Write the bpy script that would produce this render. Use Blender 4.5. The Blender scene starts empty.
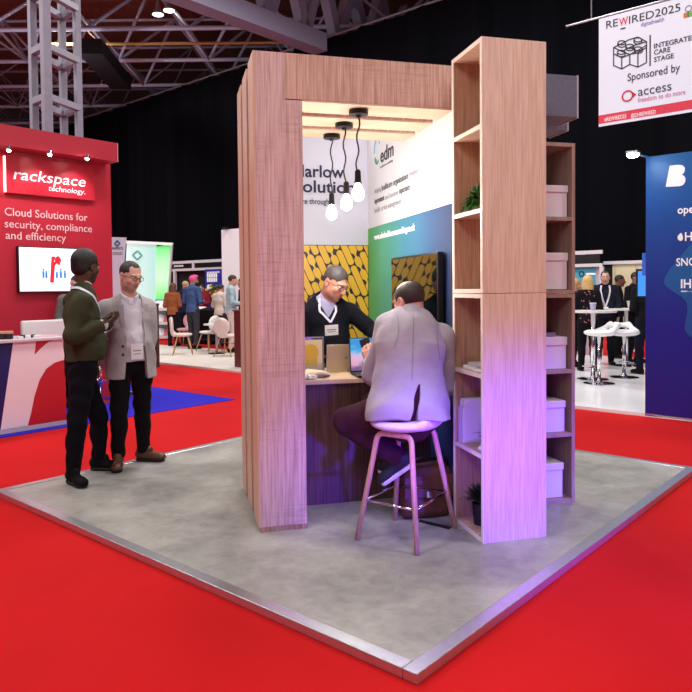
import bpy, bmesh, math, random
import numpy as np
from mathutils import Vector, Matrix
from mathutils.bvhtree import BVHTree
random.seed(7)
C = bpy.context.scene.collection

# ---------------------------------------------------------------- camera
F, YAW, PITCH, ROLL = 690.964, -0.25631, -0.03184, -0.00944
CAM = np.array([-0.50676, -4.16393, 1.48037])
UX, UY = 351.8585, 310.1887
def cam_axes():
    cy, sy, cp, sp, cr, sr = math.cos(YAW), math.sin(YAW), math.cos(PITCH), math.sin(PITCH), math.cos(ROLL), math.sin(ROLL)
    Rz = np.array([[cy, -sy, 0], [sy, cy, 0], [0, 0, 1.]])
    Rx = np.array([[1, 0, 0], [0, cp, -sp], [0, sp, cp.real]])
    B = np.array([[1, 0, 0], [0, 0, -1], [0, 1, 0.]])
    Rr = np.array([[cr, -sr, 0], [sr, cr, 0], [0, 0, 1.]])
    return Rz @ Rx @ B @ Rr
RC = cam_axes()
cd = bpy.data.cameras.new('camera')
cam = bpy.data.objects.new('camera', cd)
C.objects.link(cam)
m4 = Matrix.Identity(4)
for i in range(3):
    for j in range(3):
        m4[i][j] = RC[i, j]
    m4[i][3] = CAM[i]
cam.matrix_world = m4
cd.sensor_fit = 'HORIZONTAL'
cd.sensor_width = 36.0
cd.lens = F / 692 * 36
cd.shift_x = (346 - UX) / 692
cd.shift_y = (UY - 346) / 692
cd.clip_end = 300
bpy.context.scene.camera = cam

# ---------------------------------------------------------------- frames
QA = 0.60328
Q0 = np.array([0.38756, -1.66775, 0.])
CA, SA = math.cos(QA), math.sin(QA)
H2W = np.array([[CA, -SA, 0], [SA, CA, 0], [0, 0, 1.]])
def h2w(p): return H2W @ np.asarray(p, float) + Q0
def w2h(p): return H2W.T @ (np.asarray(p, float) - Q0)
def ray(px, py): return RC @ np.array([(px - UX) / F, (UY - py) / F, -1.])
def at(px, py, axis, val):
    """a point of the place seen at a picture position, on the booth plane axis=val"""
    d = ray(px, py)
    return CAM + d * ((val - CAM[axis]) / d[axis])
def ath(px, py, axis, val):
    """the same for a plane of the hall's own grid, in hall coordinates"""
    o = w2h(CAM); d = H2W.T @ ray(px, py)
    return o + d * ((val - o[axis]) / d[axis])
def P(px, py, y): return at(px, py, 1, y)

# ---------------------------------------------------------------- materials
def lin(c):
    c = c / 255.
    return c / 12.92 if c <= .04045 else ((c + .055) / 1.055) ** 2.4
def rgb(r, g, b): return (lin(r), lin(g), lin(b), 1.)
MATS = {}
def mat(name, col, rough=.5, metal=0., spec=.5, var=0., vscale=8., bump=0., bscale=60., emit=None, estr=0., trans=0., alpha=1., sheen=0., stretch=(1, 1, 1), coat=0., attr=False, bdist=.004):
    if name in MATS: return MATS[name]
    m = bpy.data.materials.new(name); m.use_nodes = True
    nt = m.node_tree; N = nt.nodes; L = nt.links
    b = N['Principled BSDF']
    c = rgb(*col)
    b.inputs['Base Color'].default_value = c
    b.inputs['Roughness'].default_value = rough
    b.inputs['Metallic'].default_value = metal
    b.inputs['Specular IOR Level'].default_value = spec
    b.inputs['Transmission Weight'].default_value = trans
    b.inputs['Alpha'].default_value = alpha
    b.inputs['Coat Weight'].default_value = coat
    if sheen: b.inputs['Sheen Weight'].default_value = sheen
    if emit is not None:
        b.inputs['Emission Color'].default_value = rgb(*emit); b.inputs['Emission Strength'].default_value = estr
    tc = N.new('ShaderNodeTexCoord'); mp = N.new('ShaderNodeMapping'); mp.inputs['Scale'].default_value = stretch
    L.new(tc.outputs['Object'], mp.inputs['Vector'])
    src = None
    if attr:
        a = N.new('ShaderNodeAttribute'); a.attribute_name = 'Col'; src = a.outputs['Color']
    n = N.new('ShaderNodeTexNoise'); n.inputs['Scale'].default_value = vscale; n.inputs['Detail'].default_value = 5
    L.new(mp.outputs[0], n.inputs['Vector'])
    hs = N.new('ShaderNodeHueSaturation'); hs.inputs['Color'].default_value = c
    if src: L.new(src, hs.inputs['Color'])
    mr = N.new('ShaderNodeMapRange')
    mr.inputs['To Min'].default_value = 1 - var; mr.inputs['To Max'].default_value = 1 + var
    mr.inputs['From Min'].default_value = .3; mr.inputs['From Max'].default_value = .7
    L.new(n.outputs['Fac'], mr.inputs['Value']); L.new(mr.outputs[0], hs.inputs['Value'])
    L.new(hs.outputs[0], b.inputs['Base Color'])
    if bump:
        n2 = N.new('ShaderNodeTexNoise'); n2.inputs['Scale'].default_value = bscale; n2.inputs['Detail'].default_value = 3
        L.new(mp.outputs[0], n2.inputs['Vector'])
        bp = N.new('ShaderNodeBump'); bp.inputs['Strength'].default_value = bump; bp.inputs['Distance'].default_value = bdist
        L.new(n2.outputs['Fac'], bp.inputs['Height']); L.new(bp.outputs[0], b.inputs['Normal'])
    MATS[name] = m
    return m
def wood(name, c1, c2, c3, axis=2, rough=.5, scale=1., saw=0., blotch=.5):
    """laminate board: fine grain along one axis, broad cathedral streaks, optional cross-cut saw marks"""
    if name in MATS: return MATS[name]
    m = bpy.data.materials.new(name); m.use_nodes = True
    nt = m.node_tree; N = nt.nodes; L = nt.links; b = N['Principled BSDF']
    b.inputs['Roughness'].default_value = rough
    tc = N.new('ShaderNodeTexCoord')
    def noise(sc, det, st, dist=0.):
        mp = N.new('ShaderNodeMapping'); mp.inputs['Scale'].default_value = st
        L.new(tc.outputs['Object'], mp.inputs['Vector'])
        n = N.new('ShaderNodeTexNoise'); n.inputs['Scale'].default_value = sc; n.inputs['Detail'].default_value = det
        n.inputs['Distortion'].default_value = dist
        L.new(mp.outputs[0], n.inputs['Vector']); return n.outputs['Fac']
    st = [1., 1., 1.]; st[axis] = .035
    fine = noise(70 * scale, 6, st)
    st = [1., 1., 1.]; st[axis] = .09
    broad = noise(9 * scale, 3, st, 1.2)
    def ramp(v, stops):
        r = N.new('ShaderNodeValToRGB')
        e = r.color_ramp.elements
        e[0].position, e[0].color = stops[0]; e[1].position, e[1].color = stops[-1]
        for p_, c_ in stops[1:-1]:
            x = e.new(p_); x.color = c_
        L.new(v, r.inputs[0]); return r.outputs[0]
    base = ramp(broad, [(.3, rgb(*c1)), (.5, rgb(*c2)), (.68, rgb(*c1))])
    dark = ramp(fine, [(.35, rgb(*c3)), (.62, (1, 1, 1, 1))])
    mx = N.new('ShaderNodeMixRGB'); mx.blend_type = 'MULTIPLY'; mx.inputs[0].default_value = blotch
    L.new(base, mx.inputs[1]); L.new(dark, mx.inputs[2]); out = mx.outputs[0]
    if saw:
        st = [1.2, 1.2, 1.2]; st[axis] = 22.
        s1 = noise(4., 4, st, .6)
        s2 = noise(3.5, 3, (1, 1, 1), 0)
        r1 = ramp(s1, [(.40, (.55, .46, .46, 1)), (.5, (1, 1, 1, 1))])
        r2 = ramp(s2, [(.42, (0, 0, 0, 1)), (.62, (1, 1, 1, 1))])
        f = N.new('ShaderNodeMath'); f.operation = 'MULTIPLY'; f.inputs[1].default_value = saw
        L.new(r2, f.inputs[0])
        m2 = N.new('ShaderNodeMixRGB'); m2.blend_type = 'MULTIPLY'
        L.new(f.outputs[0], m2.inputs[0]); L.new(out, m2.inputs[1]); L.new(r1, m2.inputs[2]); out = m2.outputs[0]
    L.new(out, b.inputs['Base Color'])
    bp = N.new('ShaderNodeBump'); bp.inputs['Strength'].default_value = .12; bp.inputs['Distance'].default_value = .002
    L.new(fine, bp.inputs['Height']); L.new(bp.outputs[0], b.inputs['Normal'])
    MATS[name] = m
    return m
def gradient(name, axis, a, b_, stops, rough=.45, emit=0., rot=None):
    """printed graphic: colour runs along one object axis between a and b_"""
    if name in MATS: return MATS[name]
    m = bpy.data.materials.new(name); m.use_nodes = True
    nt = m.node_tree; N = nt.nodes; L = nt.links; b = N['Principled BSDF']; b.inputs['Roughness'].default_value = rough
    tc = N.new('ShaderNodeTexCoord'); sp = N.new('ShaderNodeSeparateXYZ'); L.new(tc.outputs['Object'], sp.inputs[0])
    mr = N.new('ShaderNodeMapRange'); mr.inputs['From Min'].default_value = a; mr.inputs['From Max'].default_value = b_
    L.new(sp.outputs[axis], mr.inputs['Value'])
    r = N.new('ShaderNodeValToRGB'); e = r.color_ramp.elements
    e[0].position, e[0].color = stops[0][0], rgb(*stops[0][1]); e[1].position, e[1].color = stops[-1][0], rgb(*stops[-1][1])
    for p_, c_ in stops[1:-1]:
        x = e.new(p_); x.color = rgb(*c_)
    L.new(mr.outputs[0], r.inputs[0]); L.new(r.outputs[0], b.inputs['Base Color'])
    if emit:
        L.new(r.outputs[0], b.inputs['Emission Color']); b.inputs['Emission Strength'].default_value = emit
    MATS[name] = m
    return m

# ---------------------------------------------------------------- mesh builder
def frame_of(d, ref=(0, 0, 1)):
    d = Vector(d).normalized(); r = Vector(ref)
    if abs(d.dot(r)) > .95: r = Vector((1, 0, 0))
    x = r.cross(d).normalized(); y = d.cross(x)
    return x, y, d
class MB:
    def __init__(s): s.v = []; s.f = []
    def add(s, vs, fs):
        o = len(s.v); s.v += [tuple(float(t) for t in v) for v in vs]; s.f += [tuple(i + o for i in f) for f in fs]; return s
    def box(s, x0, x1, y0, y1, z0, z1):
        return s.add([(x0, y0, z0), (x1, y0, z0), (x1, y1, z0), (x0, y1, z0), (x0, y0, z1), (x1, y0, z1), (x1, y1, z1), (x0, y1, z1)],
                     [(0, 3, 2, 1), (4, 5, 6, 7), (0, 1, 5, 4), (1, 2, 6, 5), (2, 3, 7, 6), (3, 0, 4, 7)])
    def obox(s, c, half, ax):
        c = Vector(c); X, Y, Z = [Vector(a).normalized() * h for a, h in zip(ax, half)]
        vs = [c + X * a + Y * b + Z * d for d in (-1, 1) for a, b in ((-1, -1), (1, -1), (1, 1), (-1, 1))]
        return s.add(vs, [(0, 3, 2, 1), (4, 5, 6, 7), (0, 1, 5, 4), (1, 2, 6, 5), (2, 3, 7, 6), (3, 0, 4, 7)])
    def bar(s, p, q, w, h, ref=(0, 0, 1)):
        x, y, d = frame_of(Vector(q) - Vector(p), ref)
        return s.obox((Vector(p) + Vector(q)) / 2, (w / 2, h / 2, (Vector(q) - Vector(p)).length / 2), (x, y, d))
    def tube(s, pts, r, n=10, cap=True):
        pts = [Vector(p) for p in pts]; rs = r if isinstance(r, (list, tuple)) else [r] * len(pts)
        rings = []; x = None
        for i, p in enumerate(pts):
            d = (pts[min(i + 1, len(pts) - 1)] - pts[max(i - 1, 0)]).normalized()
            if x is None: x, y, _ = frame_of(d)
            else:
                x = (x - d * x.dot(d)).normalized(); y = d.cross(x)
            rings.append([p + (x * math.cos(2 * math.pi * k / n) + y * math.sin(2 * math.pi * k / n)) * rs[i] for k in range(n)])
        vs = [v for rg in rings for v in rg]
        fs = [(i * n + k, i * n + (k + 1) % n, (i + 1) * n + (k + 1) % n, (i + 1) * n + k) for i in range(len(pts) - 1) for k in range(n)]
        if cap: fs += [tuple(reversed(range(n))), tuple(range((len(pts) - 1) * n, len(pts) * n))]
        return s.add(vs, fs)
    def lathe(s, prof, c=(0, 0, 0), n=24, axis=(0, 0, 1), cap=True):
        x, y, d = frame_of(axis); c = Vector(c)
        vs = [c + d * h + (x * math.cos(2 * math.pi * k / n) + y * math.sin(2 * math.pi * k / n)) * max(r, 1e-4) for r, h in prof for k in range(n)]
        fs = [(i * n + k, i * n + (k + 1) % n, (i + 1) * n + (k + 1) % n, (i + 1) * n + k) for i in range(len(prof) - 1) for k in range(n)]
        if cap: fs += [tuple(reversed(range(n))), tuple(range((len(prof) - 1) * n, len(prof) * n))]
        return s.add(vs, fs)
    def plate(s, poly, nrm, t):
        """flat polygon given by its outline points, thickened by t along nrm"""
        n = len(poly); o = Vector(nrm).normalized() * t; a = [Vector(p) for p in poly]
        return s.add(a + [p + o for p in a], [tuple(reversed(range(n))), tuple(range(n, 2 * n))] + [(i, (i + 1) % n, n + (i + 1) % n, n + i) for i in range(n)])
    def ball(s, c, r, n=14):
        rx, ry, rz = r if isinstance(r, (tuple, list)) else (r, r, r)
        m = n // 2; c = Vector(c)
        vs = [c + Vector((rx * math.sin(math.pi * i / m) * math.cos(2 * math.pi * k / n), ry * math.sin(math.pi * i / m) * math.sin(2 * math.pi * k / n), rz * math.cos(math.pi * i / m))) for i in range(m + 1) for k in range(n)]
        return s.add(vs, [(i * n + k, (i + 1) * n + k, (i + 1) * n + (k + 1) % n, i * n + (k + 1) % n) for i in range(m) for k in range(n)])

def raw_mesh(name, vs, fs, m=None, smooth=False):
    me = bpy.data.meshes.new(name)
    me.from_pydata([tuple(v) for v in vs], [], [tuple(f) for f in fs])
    bm = bmesh.new(); bm.from_mesh(me)
    bmesh.ops.remove_doubles(bm, verts=bm.verts, dist=1e-6)
    bmesh.ops.recalc_face_normals(bm, faces=bm.faces); bm.to_mesh(me); bm.free()
    if m: me.materials.append(m)
    if smooth: me.polygons.foreach_set('use_smooth', [True] * len(me.polygons))
    return me
def finish(o, bevel=0., smooth=False):
    if bevel:
        b = o.modifiers.new('bevel', 'BEVEL'); b.width = bevel; b.segments = 2; b.limit_method = 'ANGLE'
    return o
class T:
    """one thing: an Empty at its base (or, with mesh given, one mesh object); its parts are added in the coordinates of its frame"""
    def __init__(s, name, label=None, cat=None, org=(0, 0, 0), frame='W', group=None, kind=None, mb=None, m=None, smooth=False, bevel=0.):
        s.o = np.asarray(org, float); s.frame = frame
        me = raw_mesh(name, [np.asarray(v) - s.o for v in mb.v], mb.f, m, smooth) if mb else None
        s.ob = bpy.data.objects.new(name, me); C.objects.link(s.ob)
        if me: finish(s.ob, bevel)
        s.ob.location = h2w(s.o) if frame == 'H' else s.o
        if frame == 'H': s.ob.rotation_euler = (0, 0, QA)
        if label: s.ob['label'] = label
        if cat: s.ob['category'] = cat
        if group: s.ob['group'] = group
        if kind: s.ob['kind'] = kind
    def part(s, name, mb, m, parent=None, label=None, smooth=False, bevel=0., kind=None):
        me = raw_mesh(name, [np.asarray(v) - s.o for v in mb.v], mb.f, m, smooth)
        o = bpy.data.objects.new(name, me); C.objects.link(o); o.parent = parent or s.ob
        if label: o['label'] = label
        if kind: o['kind'] = kind
        return finish(o, bevel)
    def text(s, string, p, right, up, width, cap, m, bold=0., shear=0., name='lettering', parent=None, depth=.003):
        p = Vector(p) - Vector(s.o); right = Vector(right).normalized(); up = Vector(up).normalized()
        me, w0, x0 = text_mesh(string, bold, shear)
        if width is None: width = w0 * cap / CAPH
        kx = width / w0; ky = cap / CAPH
        nrm = right.cross(up).normalized()
        M = Matrix((right * kx, up * ky, nrm * depth)).transposed().to_4x4()
        M.translation = p - right * x0 * kx
        me = me.copy(); me.transform(M)
        me.materials.append(m)
        o = bpy.data.objects.new(name, me); C.objects.link(o); o.parent = parent or s.ob
        return o
CAPH = None
TXT = {}
def text_mesh(string, bold, shear):
    key = (string, bold, shear)
    if key in TXT: return TXT[key]
    cu = bpy.data.curves.new('t', 'FONT'); cu.body = string; cu.size = 1.; cu.offset = bold; cu.extrude = .5; cu.shear = shear; cu.resolution_u = 3
    ob = bpy.data.objects.new('t', cu); C.objects.link(ob)
    dg = bpy.context.evaluated_depsgraph_get()
    me = bpy.data.meshes.new_from_object(ob.evaluated_get(dg))
    bpy.data.objects.remove(ob); bpy.data.curves.remove(cu)
    xs = [v.co.x for v in me.vertices] or [0, 1]
    TXT[key] = (me, max(xs) - min(xs), min(xs))
    return TXT[key]
_m, _, _ = text_mesh('H', 0, 0)
CAPH = max(v.co.y for v in _m.vertices)
def dup(root, loc, rotz=None, label=None):
    r = root.copy(); C.objects.link(r); r.location = loc
    if rotz is not None: r.rotation_euler = (0, 0, rotz)
    if label: r['label'] = label
    for ch in list(root.children):
        c = ch.copy(); C.objects.link(c); c.parent = r
        for g in ch.children:
            d = g.copy(); C.objects.link(d); d.parent = c
    return r

_r = RC[:, 0].copy(); _r[2] = 0; _r = _r / np.linalg.norm(_r)
RGT = H2W.T @ _r; AWY = np.array([-RGT[1], RGT[0], 0.])
def cdir(a, b): v = RGT * a + AWY * b; return (v[0], v[1])

def sum_boxes(bs):
    m_ = MB()
    for b_ in bs: m_.box(*b_)
    return m_
# ---------------------------------------------------------------- bodies and cloth: distance fields turned into one smooth skin
def V3(p): return np.asarray(p, float)
def nz(v): v = V3(v); return v / (np.linalg.norm(v) + 1e-12)
def cone(p0, p1, r0, r1, k=.03, flat=None, op='+'):
    p0, p1 = V3(p0), V3(p1); m = max(r0, r1)
    return dict(t='c', a=p0, b=p1, r0=r0, r1=r1, k=k, flat=flat, op=op, lo=np.minimum(p0, p1) - m, hi=np.maximum(p0, p1) + m)
def ell(c, r, R=None, k=.03, op='+'):
    c = V3(c); R = np.eye(3) if R is None else R; r = V3(r); e = np.abs(R) @ r
    return dict(t='e', c=c, r=r, R=R, k=k, op=op, lo=c - e, hi=c + e)
def rbox(c, h, R=None, rd=.01, k=.02, op='+'):
    c = V3(c); R = np.eye(3) if R is None else R; h = V3(h); e = np.abs(R) @ h
    return dict(t='b', c=c, h=h, rd=rd, R=R, k=k, op=op, lo=c - e, hi=c + e)
def cut(p, n):       # keeps the side the normal points away from
    return dict(t='p', pl=[(V3(p), nz(n))], op='&', k=0, lo=None, hi=None)
def wedge(planes, k=0.):   # removes the space behind all planes
    return dict(t='p', pl=[(V3(p), nz(n)) for p, n in planes], op='-', k=k, lo=None, hi=None)
def ev(p, X, Y, Z):
    if p['t'] == 'c':
        a, b = p['a'], p['b']; x, y, z = X - a[0], Y - a[1], Z - a[2]; ba = b - a; s = 1.
        if p['flat'] is not None:
            n, s = p['flat']; n = nz(n); q = (x * n[0] + y * n[1] + z * n[2]) * (1 / s - 1)
            x = x + n[0] * q; y = y + n[1] * q; z = z + n[2] * q; ba = ba + n * (ba @ n) * (1 / s - 1)
        h = np.clip((x * ba[0] + y * ba[1] + z * ba[2]) / max(ba @ ba, 1e-9), 0, 1)
        return (np.sqrt((x - ba[0] * h) ** 2 + (y - ba[1] * h) ** 2 + (z - ba[2] * h) ** 2) - (p['r0'] + (p['r1'] - p['r0']) * h)) * s ** .5
    if p['t'] == 'p':
        d = None
        for q, n in p['pl']:
            e = (X - q[0]) * n[0] + (Y - q[1]) * n[1] + (Z - q[2]) * n[2]
            d = e if d is None else np.maximum(d, e)
        return d
    c, R = p['c'], p['R']; x, y, z = X - c[0], Y - c[1], Z - c[2]
    u = [x * R[0, i] + y * R[1, i] + z * R[2, i] for i in range(3)]
    if p['t'] == 'e':
        r = p['r']; q = np.sqrt(sum((u[i] / r[i]) ** 2 for i in range(3)))
        g = np.sqrt(sum((u[i] / r[i] ** 2) ** 2 for i in range(3))) + 1e-9
        return q * (q - 1) / g
    h = p['h'] - p['rd']; w = [np.abs(u[i]) - h[i] for i in range(3)]
    return np.sqrt(sum(np.maximum(t, 0) ** 2 for t in w)) + np.minimum(np.maximum(np.maximum(w[0], w[1]), w[2]), 0) - p['rd']
def sdf_mesh(prims, res, wrinkle=0., wfreq=22., wdir=(1, 1, 1)):
    pos = [p for p in prims if p['op'] == '+']
    lo = np.min([p['lo'] for p in pos], 0) - .03; hi = np.max([p['hi'] for p in pos], 0) + .03
    n = np.ceil((hi - lo) / res).astype(int) + 1
    ax = [lo[i] + np.arange(n[i]) * res for i in range(3)]
    D = np.full(n, .2, np.float32)
    for p in prims:
        if p['lo'] is None: sl = (slice(None),) * 3
        else:
            pad = .035 + p['k']
            sl = tuple(slice(max(0, int((p['lo'][i] - pad - lo[i]) / res)), min(n[i], int((p['hi'][i] + pad - lo[i]) / res) + 2)) for i in range(3))
        X, Y, Z = ax[0][sl[0]][:, None, None], ax[1][sl[1]][None, :, None], ax[2][sl[2]][None, None, :]
        if X.size == 0 or Y.size == 0 or Z.size == 0: continue
        d = ev(p, X, Y, Z).astype(np.float32); a = D[sl]; k = p['k']
        if p['op'] == '+':
            o = np.minimum(a, d)
            if k: o = o - np.maximum(k - np.abs(a - d), 0) ** 2 / (4 * k)
        elif p['op'] == '-':
            o = np.maximum(a, -d)
            if k: o = o + np.maximum(k - np.abs(a + d), 0) ** 2 / (4 * k)
        else: o = np.maximum(a, d)
        D[sl] = o
    if wrinkle:
        X, Y, Z = ax[0][:, None, None], ax[1][None, :, None], ax[2][None, None, :]
        f = wfreq
        w = np.sin(f * (X * .8 + Z * 1.1) + 2.1 * np.sin(f * .45 * (Y + Z * .6)) + 1.3) + .7 * np.sin(f * 1.7 * (Z * .7 - X * .5 + Y * .9) + 1.7 * np.sin(f * .6 * X + 2)) + .4 * np.sin(f * 2.9 * (Y * .8 + Z * .35) + 1.2 * np.sin(f * (X - Z)))
        D = D + (wrinkle * w).astype(np.float32)
    return nets(D, lo, res)
def nets(D, lo, res):
    S = D < 0
    for a in range(3):     # keep the border empty
        S = np.moveaxis(S, a, 0); S[0] = False; S[-1] = False; S = np.moveaxis(S, 0, a)
    cnt = np.zeros(np.array(D.shape) - 1, np.int8)
    corners = [(i, j, k) for i in (0, 1) for j in (0, 1) for k in (0, 1)]
    sh = np.array(D.shape) - 1
    for i, j, k in corners: cnt += S[i:i + sh[0], j:j + sh[1], k:k + sh[2]]
    act = (cnt > 0) & (cnt < 8)
    I = np.argwhere(act)
    if len(I) == 0: return np.zeros((0, 3)), np.zeros((0, 4), int)
    idx = np.full(sh, -1, np.int32); idx[act] = np.arange(len(I))
    val = {c: D[I[:, 0] + c[0], I[:, 1] + c[1], I[:, 2] + c[2]] for c in corners}
    acc = np.zeros((len(I), 3)); w = np.zeros(len(I))
    for c in corners:
        for a in range(3):
            if c[a] == 0:
                e = list(c); e[a] = 1; e = tuple(e); v0, v1 = val[c], val[e]
                x = (v0 < 0) != (v1 < 0)
                t = np.where(x, v0 / np.where(v0 == v1, 1, v0 - v1), 0)
                q = np.repeat(np.array(c, float)[None], len(I), 0); q[:, a] = t
                acc[x] += q[x]; w[x] += 1
    vs = lo + (I + acc / np.maximum(w, 1)[:, None]) * res
    fs = []
    for a in range(3):
        b, c = (a + 1) % 3, (a + 2) % 3
        s0 = [slice(None)] * 3; s1 = [slice(None)] * 3; s0[a] = slice(0, -1); s1[a] = slice(1, None)
        A, B = S[tuple(s0)], S[tuple(s1)]
        E_ = np.argwhere(A != B)
        E_ = E_[(E_[:, b] > 0) & (E_[:, c] > 0) & (E_[:, b] < sh[b]) & (E_[:, c] < sh[c])]
        flip = A[E_[:, 0], E_[:, 1], E_[:, 2]]
        def cell(db, dc):
            q = E_.copy(); q[:, b] -= db; q[:, c] -= dc; return idx[q[:, 0], q[:, 1], q[:, 2]]
        quad = np.stack([cell(1, 1), cell(0, 1), cell(0, 0), cell(1, 0)], 1)
        quad[~flip] = quad[~flip][:, ::-1]
        fs.append(quad[(quad >= 0).all(1)])
    return vs, np.concatenate(fs)
def np_mesh(name, vs, fs, m, colors=None):
    me = bpy.data.meshes.new(name)
    me.vertices.add(len(vs)); me.vertices.foreach_set('co', np.asarray(vs, np.float32).ravel())
    k = fs.shape[1] if len(fs) else 4
    me.loops.add(len(fs) * k); me.loops.foreach_set('vertex_index', fs.astype(np.int32).ravel())
    me.polygons.add(len(fs)); me.polygons.foreach_set('loop_start', np.arange(len(fs), dtype=np.int32) * k)
    me.update(calc_edges=True)
    me.polygons.foreach_set('use_smooth', np.ones(len(fs), bool))
    if colors is not None:
        at_ = me.color_attributes.new('Col', 'FLOAT_COLOR', 'POINT')
        at_.data.foreach_set('color', np.concatenate([colors, np.ones((len(vs), 1))], 1).astype(np.float32).ravel())
    me.materials.append(m); me.validate()
    return me
def linc(c): return np.array([lin(t) for t in c])
SKIN = mat('skin', (200, 150, 125), rough=.55, var=.06, vscale=60, attr=True, spec=.35)

def rot_from(f, u=(0, 0, 1)):
    """columns: own left, back, up for a front direction f"""
    f = nz(f); u = nz(V3(u) - f * (V3(u) @ f)); l = np.cross(u, f)
    # own axes: x = left, y = back (-f), z = up   (right handed: x cross y = z)
    return np.stack([l, -f, u], 1)

class Person:
    def __init__(s, J, skin, res=.007, bulk=1., belly=0., name='person', label='', group=None, root=None, hd=1., fem=False):
        s.J = {k: V3(v) for k, v in J.items()}; s.res = res; s.bulk = bulk; s.belly = belly; s.skin = skin; s.hd = hd; s.fem = fem
        J = s.J
        s.root = V3(root)
        s.lat = nz(J['shL'] - J['shR']); up = nz(J['neck'] - J['pelvis'])
        s.front = nz(np.cross(s.lat, up)); s.up = up
        s.HR = rot_from(J['face'], J.get('hup', (0, 0, 1)))
        s.t = T(name, label, 'person', root, group=group)
        s.meshes = {}
    def hp(s, p): return s.J['head'] + s.HR @ (V3(p) * s.hd)
    # --- shape lists, o = extra thickness of cloth
    def torso(s, o=0., lo=0.):
        J = s.J; b = s.bulk; pv, nk = J['pelvis'], J['neck']; ax = nk - pv; f = s.front; L = s.lat
        fl = (f, .66 + .12 * s.belly)
        q = [cone(pv - ax * .02, pv + ax * .3, .15 * b + o, (.135 if s.fem else .142) * b + o, .02, fl),
             cone(pv + ax * .3, pv + ax * .66, (.128 if s.fem else .142) * b + o, .158 * b + o, .025, fl),
             cone(pv + ax * .66, pv + ax * .84, .158 * b + o, .118 * b + o, .025, fl),
             cone(J['shL'] * .9 + J['shR'] * .1 - s.up * .008, nk - ax * .09 + s.lat * .03, .056 * (.5 + .5 * b) + o, .06 + o, .03),
             cone(J['shR'] * .9 + J['shL'] * .1 - s.up * .008, nk - ax * .09 - s.lat * .03, .056 * (.5 + .5 * b) + o, .06 + o, .03),
             cone(nk - ax * .1 - f * .012, nk + ax * .012, .075 + o * .7, .056 + o * .7, .03)]
        if s.belly: q.append(ell(pv + ax * .27 + f * (.05 + .05 * s.belly), (.135 * b + o, .105 * b + o + .03 * s.belly, .16), np.stack([L, f, s.up], 1), .05))
        if s.fem: q += [ell(pv + ax * .62 + f * .085 + L * sgn * .075, (.062 + o, .06 + o, .065 + o), None, .04) for sgn in (1, -1)]
        return q
    def arm(s, sd, o=0., stop=1., up_extra=0.):
        J = s.J; sh, el, wr = J['sh' + sd], J['el' + sd], J['wr' + sd]; w = el + (wr - el) * stop
        b = .5 + .5 * s.bulk
        return [cone(sh, el, .053 * b + o + up_extra, .043 * b + o + up_extra, .025), cone(el, w, .043 * b + o, (.043 - .015 * stop) * b + o, .012)]
    def leg(s, sd, o=0., stop=1.):
        J = s.J; hp, kn, an = J['hip' + sd], J['kn' + sd], J['an' + sd]; a = kn + (an - kn) * stop; b = .4 + .6 * s.bulk
        cal = kn + (an - kn) * .3
        return [cone(hp, kn, .086 * b + o, .057 * b + o, .02), cone(kn, a, .055 * b + o, .04 * b + o, .015), cone(cal, kn + (an - kn) * .45, .055 * b + o, .05 * b + o, .015)]
    def head(s):
        h = s.hp; R = s.HR; k = s.hd
        E = lambda c, r, kk, op='+': ell(h(c), np.array(r) * k, R, kk * k, op)
        q = [E((0, .012, .03), (.077, .097, .09), .03), E((0, -.028, -.045), (.06, .066, .078), .035), cone(h((0, -.05, -.085)), h((0, -.066, -.1)), .03 * k, .021 * k, .025),
             E((.045, -.005, -.06), (.02, .04, .035), .025), E((-.045, -.005, -.06), (.02, .04, .035), .025),
             E((0, -.08, .024), (.052, .02, .012), .018),
             E((.031, -.102, .004), (.017, .016, .012), .014, '-'), E((-.031, -.102, .004), (.017, .016, .012), .014, '-'),
             cone(h((0, -.088, .016)), h((0, -.114, -.028)), .008 * k, .0135 * k, .012), E((.012, -.1, -.034), (.009, .01, .008), .008), E((-.012, -.1, -.034), (.009, .01, .008), .008),
             E((.043, -.062, -.026), (.02, .022, .018), .018), E((-.043, -.062, -.026), (.02, .022, .018), .018),
             E((0, -.088, -.058), (.025, .012, .007), .007), E((0, -.087, -.07), (.022, .012, .008), .007), E((0, -.101, -.0645), (.019, .005, .002), .003, '-')]
        for sg in (1, -1):
            q += [E((sg * .08, .012, -.004), (.009, .021, .033), .007), E((sg * .087, .005, -.002), (.006, .011, .018), .005, '-'), E((sg * .08, .002, -.03), (.007, .009, .012), .006)]
        q.append(cone(h((0, .022, -.06)), s.J['neck'] + s.up * -.02, .058 * k, .06, .03))
        return q
    def hand(s, sd, curl=.5, spread=0.):
        """palm, four jointed fingers of different length and a thumb from the side of the palm"""
        J = s.J; w = J['wr' + sd]; d = nz(J['hd' + sd]); n = nz(J['pn' + sd] - d * (V3(J['pn' + sd]) @ d)); sd_ = np.cross(n, d) * (-1 if sd == 'R' else 1)
        R = np.stack([sd_, d, n], 1)
        q = [cone(w - d * .03, w + d * .02, .029, .027, .02, (n, .75)), rbox(w + d * .05, (.04, .046, .014), R, .013, .02)]
        for i, (off, ln) in enumerate(((.031, .072), (.0105, .082), (-.0105, .076), (-.03, .058))):
            p = w + d * .088 + sd_ * off; a = 0.; c = curl * (1 + .12 * i)
            for j, (fr, r0, r1) in enumerate(((.46, .0092, .0085), (.31, .0085, .0078), (.26, .0078, .0065))):
                a += c * (.6 if j == 0 else .95); dd = d * math.cos(a) + n * math.sin(a) + sd_ * off * spread
                e = p + nz(dd) * ln * fr * 1.05; q.append(cone(p, e, r0, r1, .004)); p = e
        p = w + d * .025 + sd_ * .034; e = p + nz(d * .62 + sd_ * .55 + n * (.35 + .3 * curl)) * .044
        e2 = e + nz(d * .85 + sd_ * (.1 - .3 * curl) + n * (.3 + .4 * curl)) * .032
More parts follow.
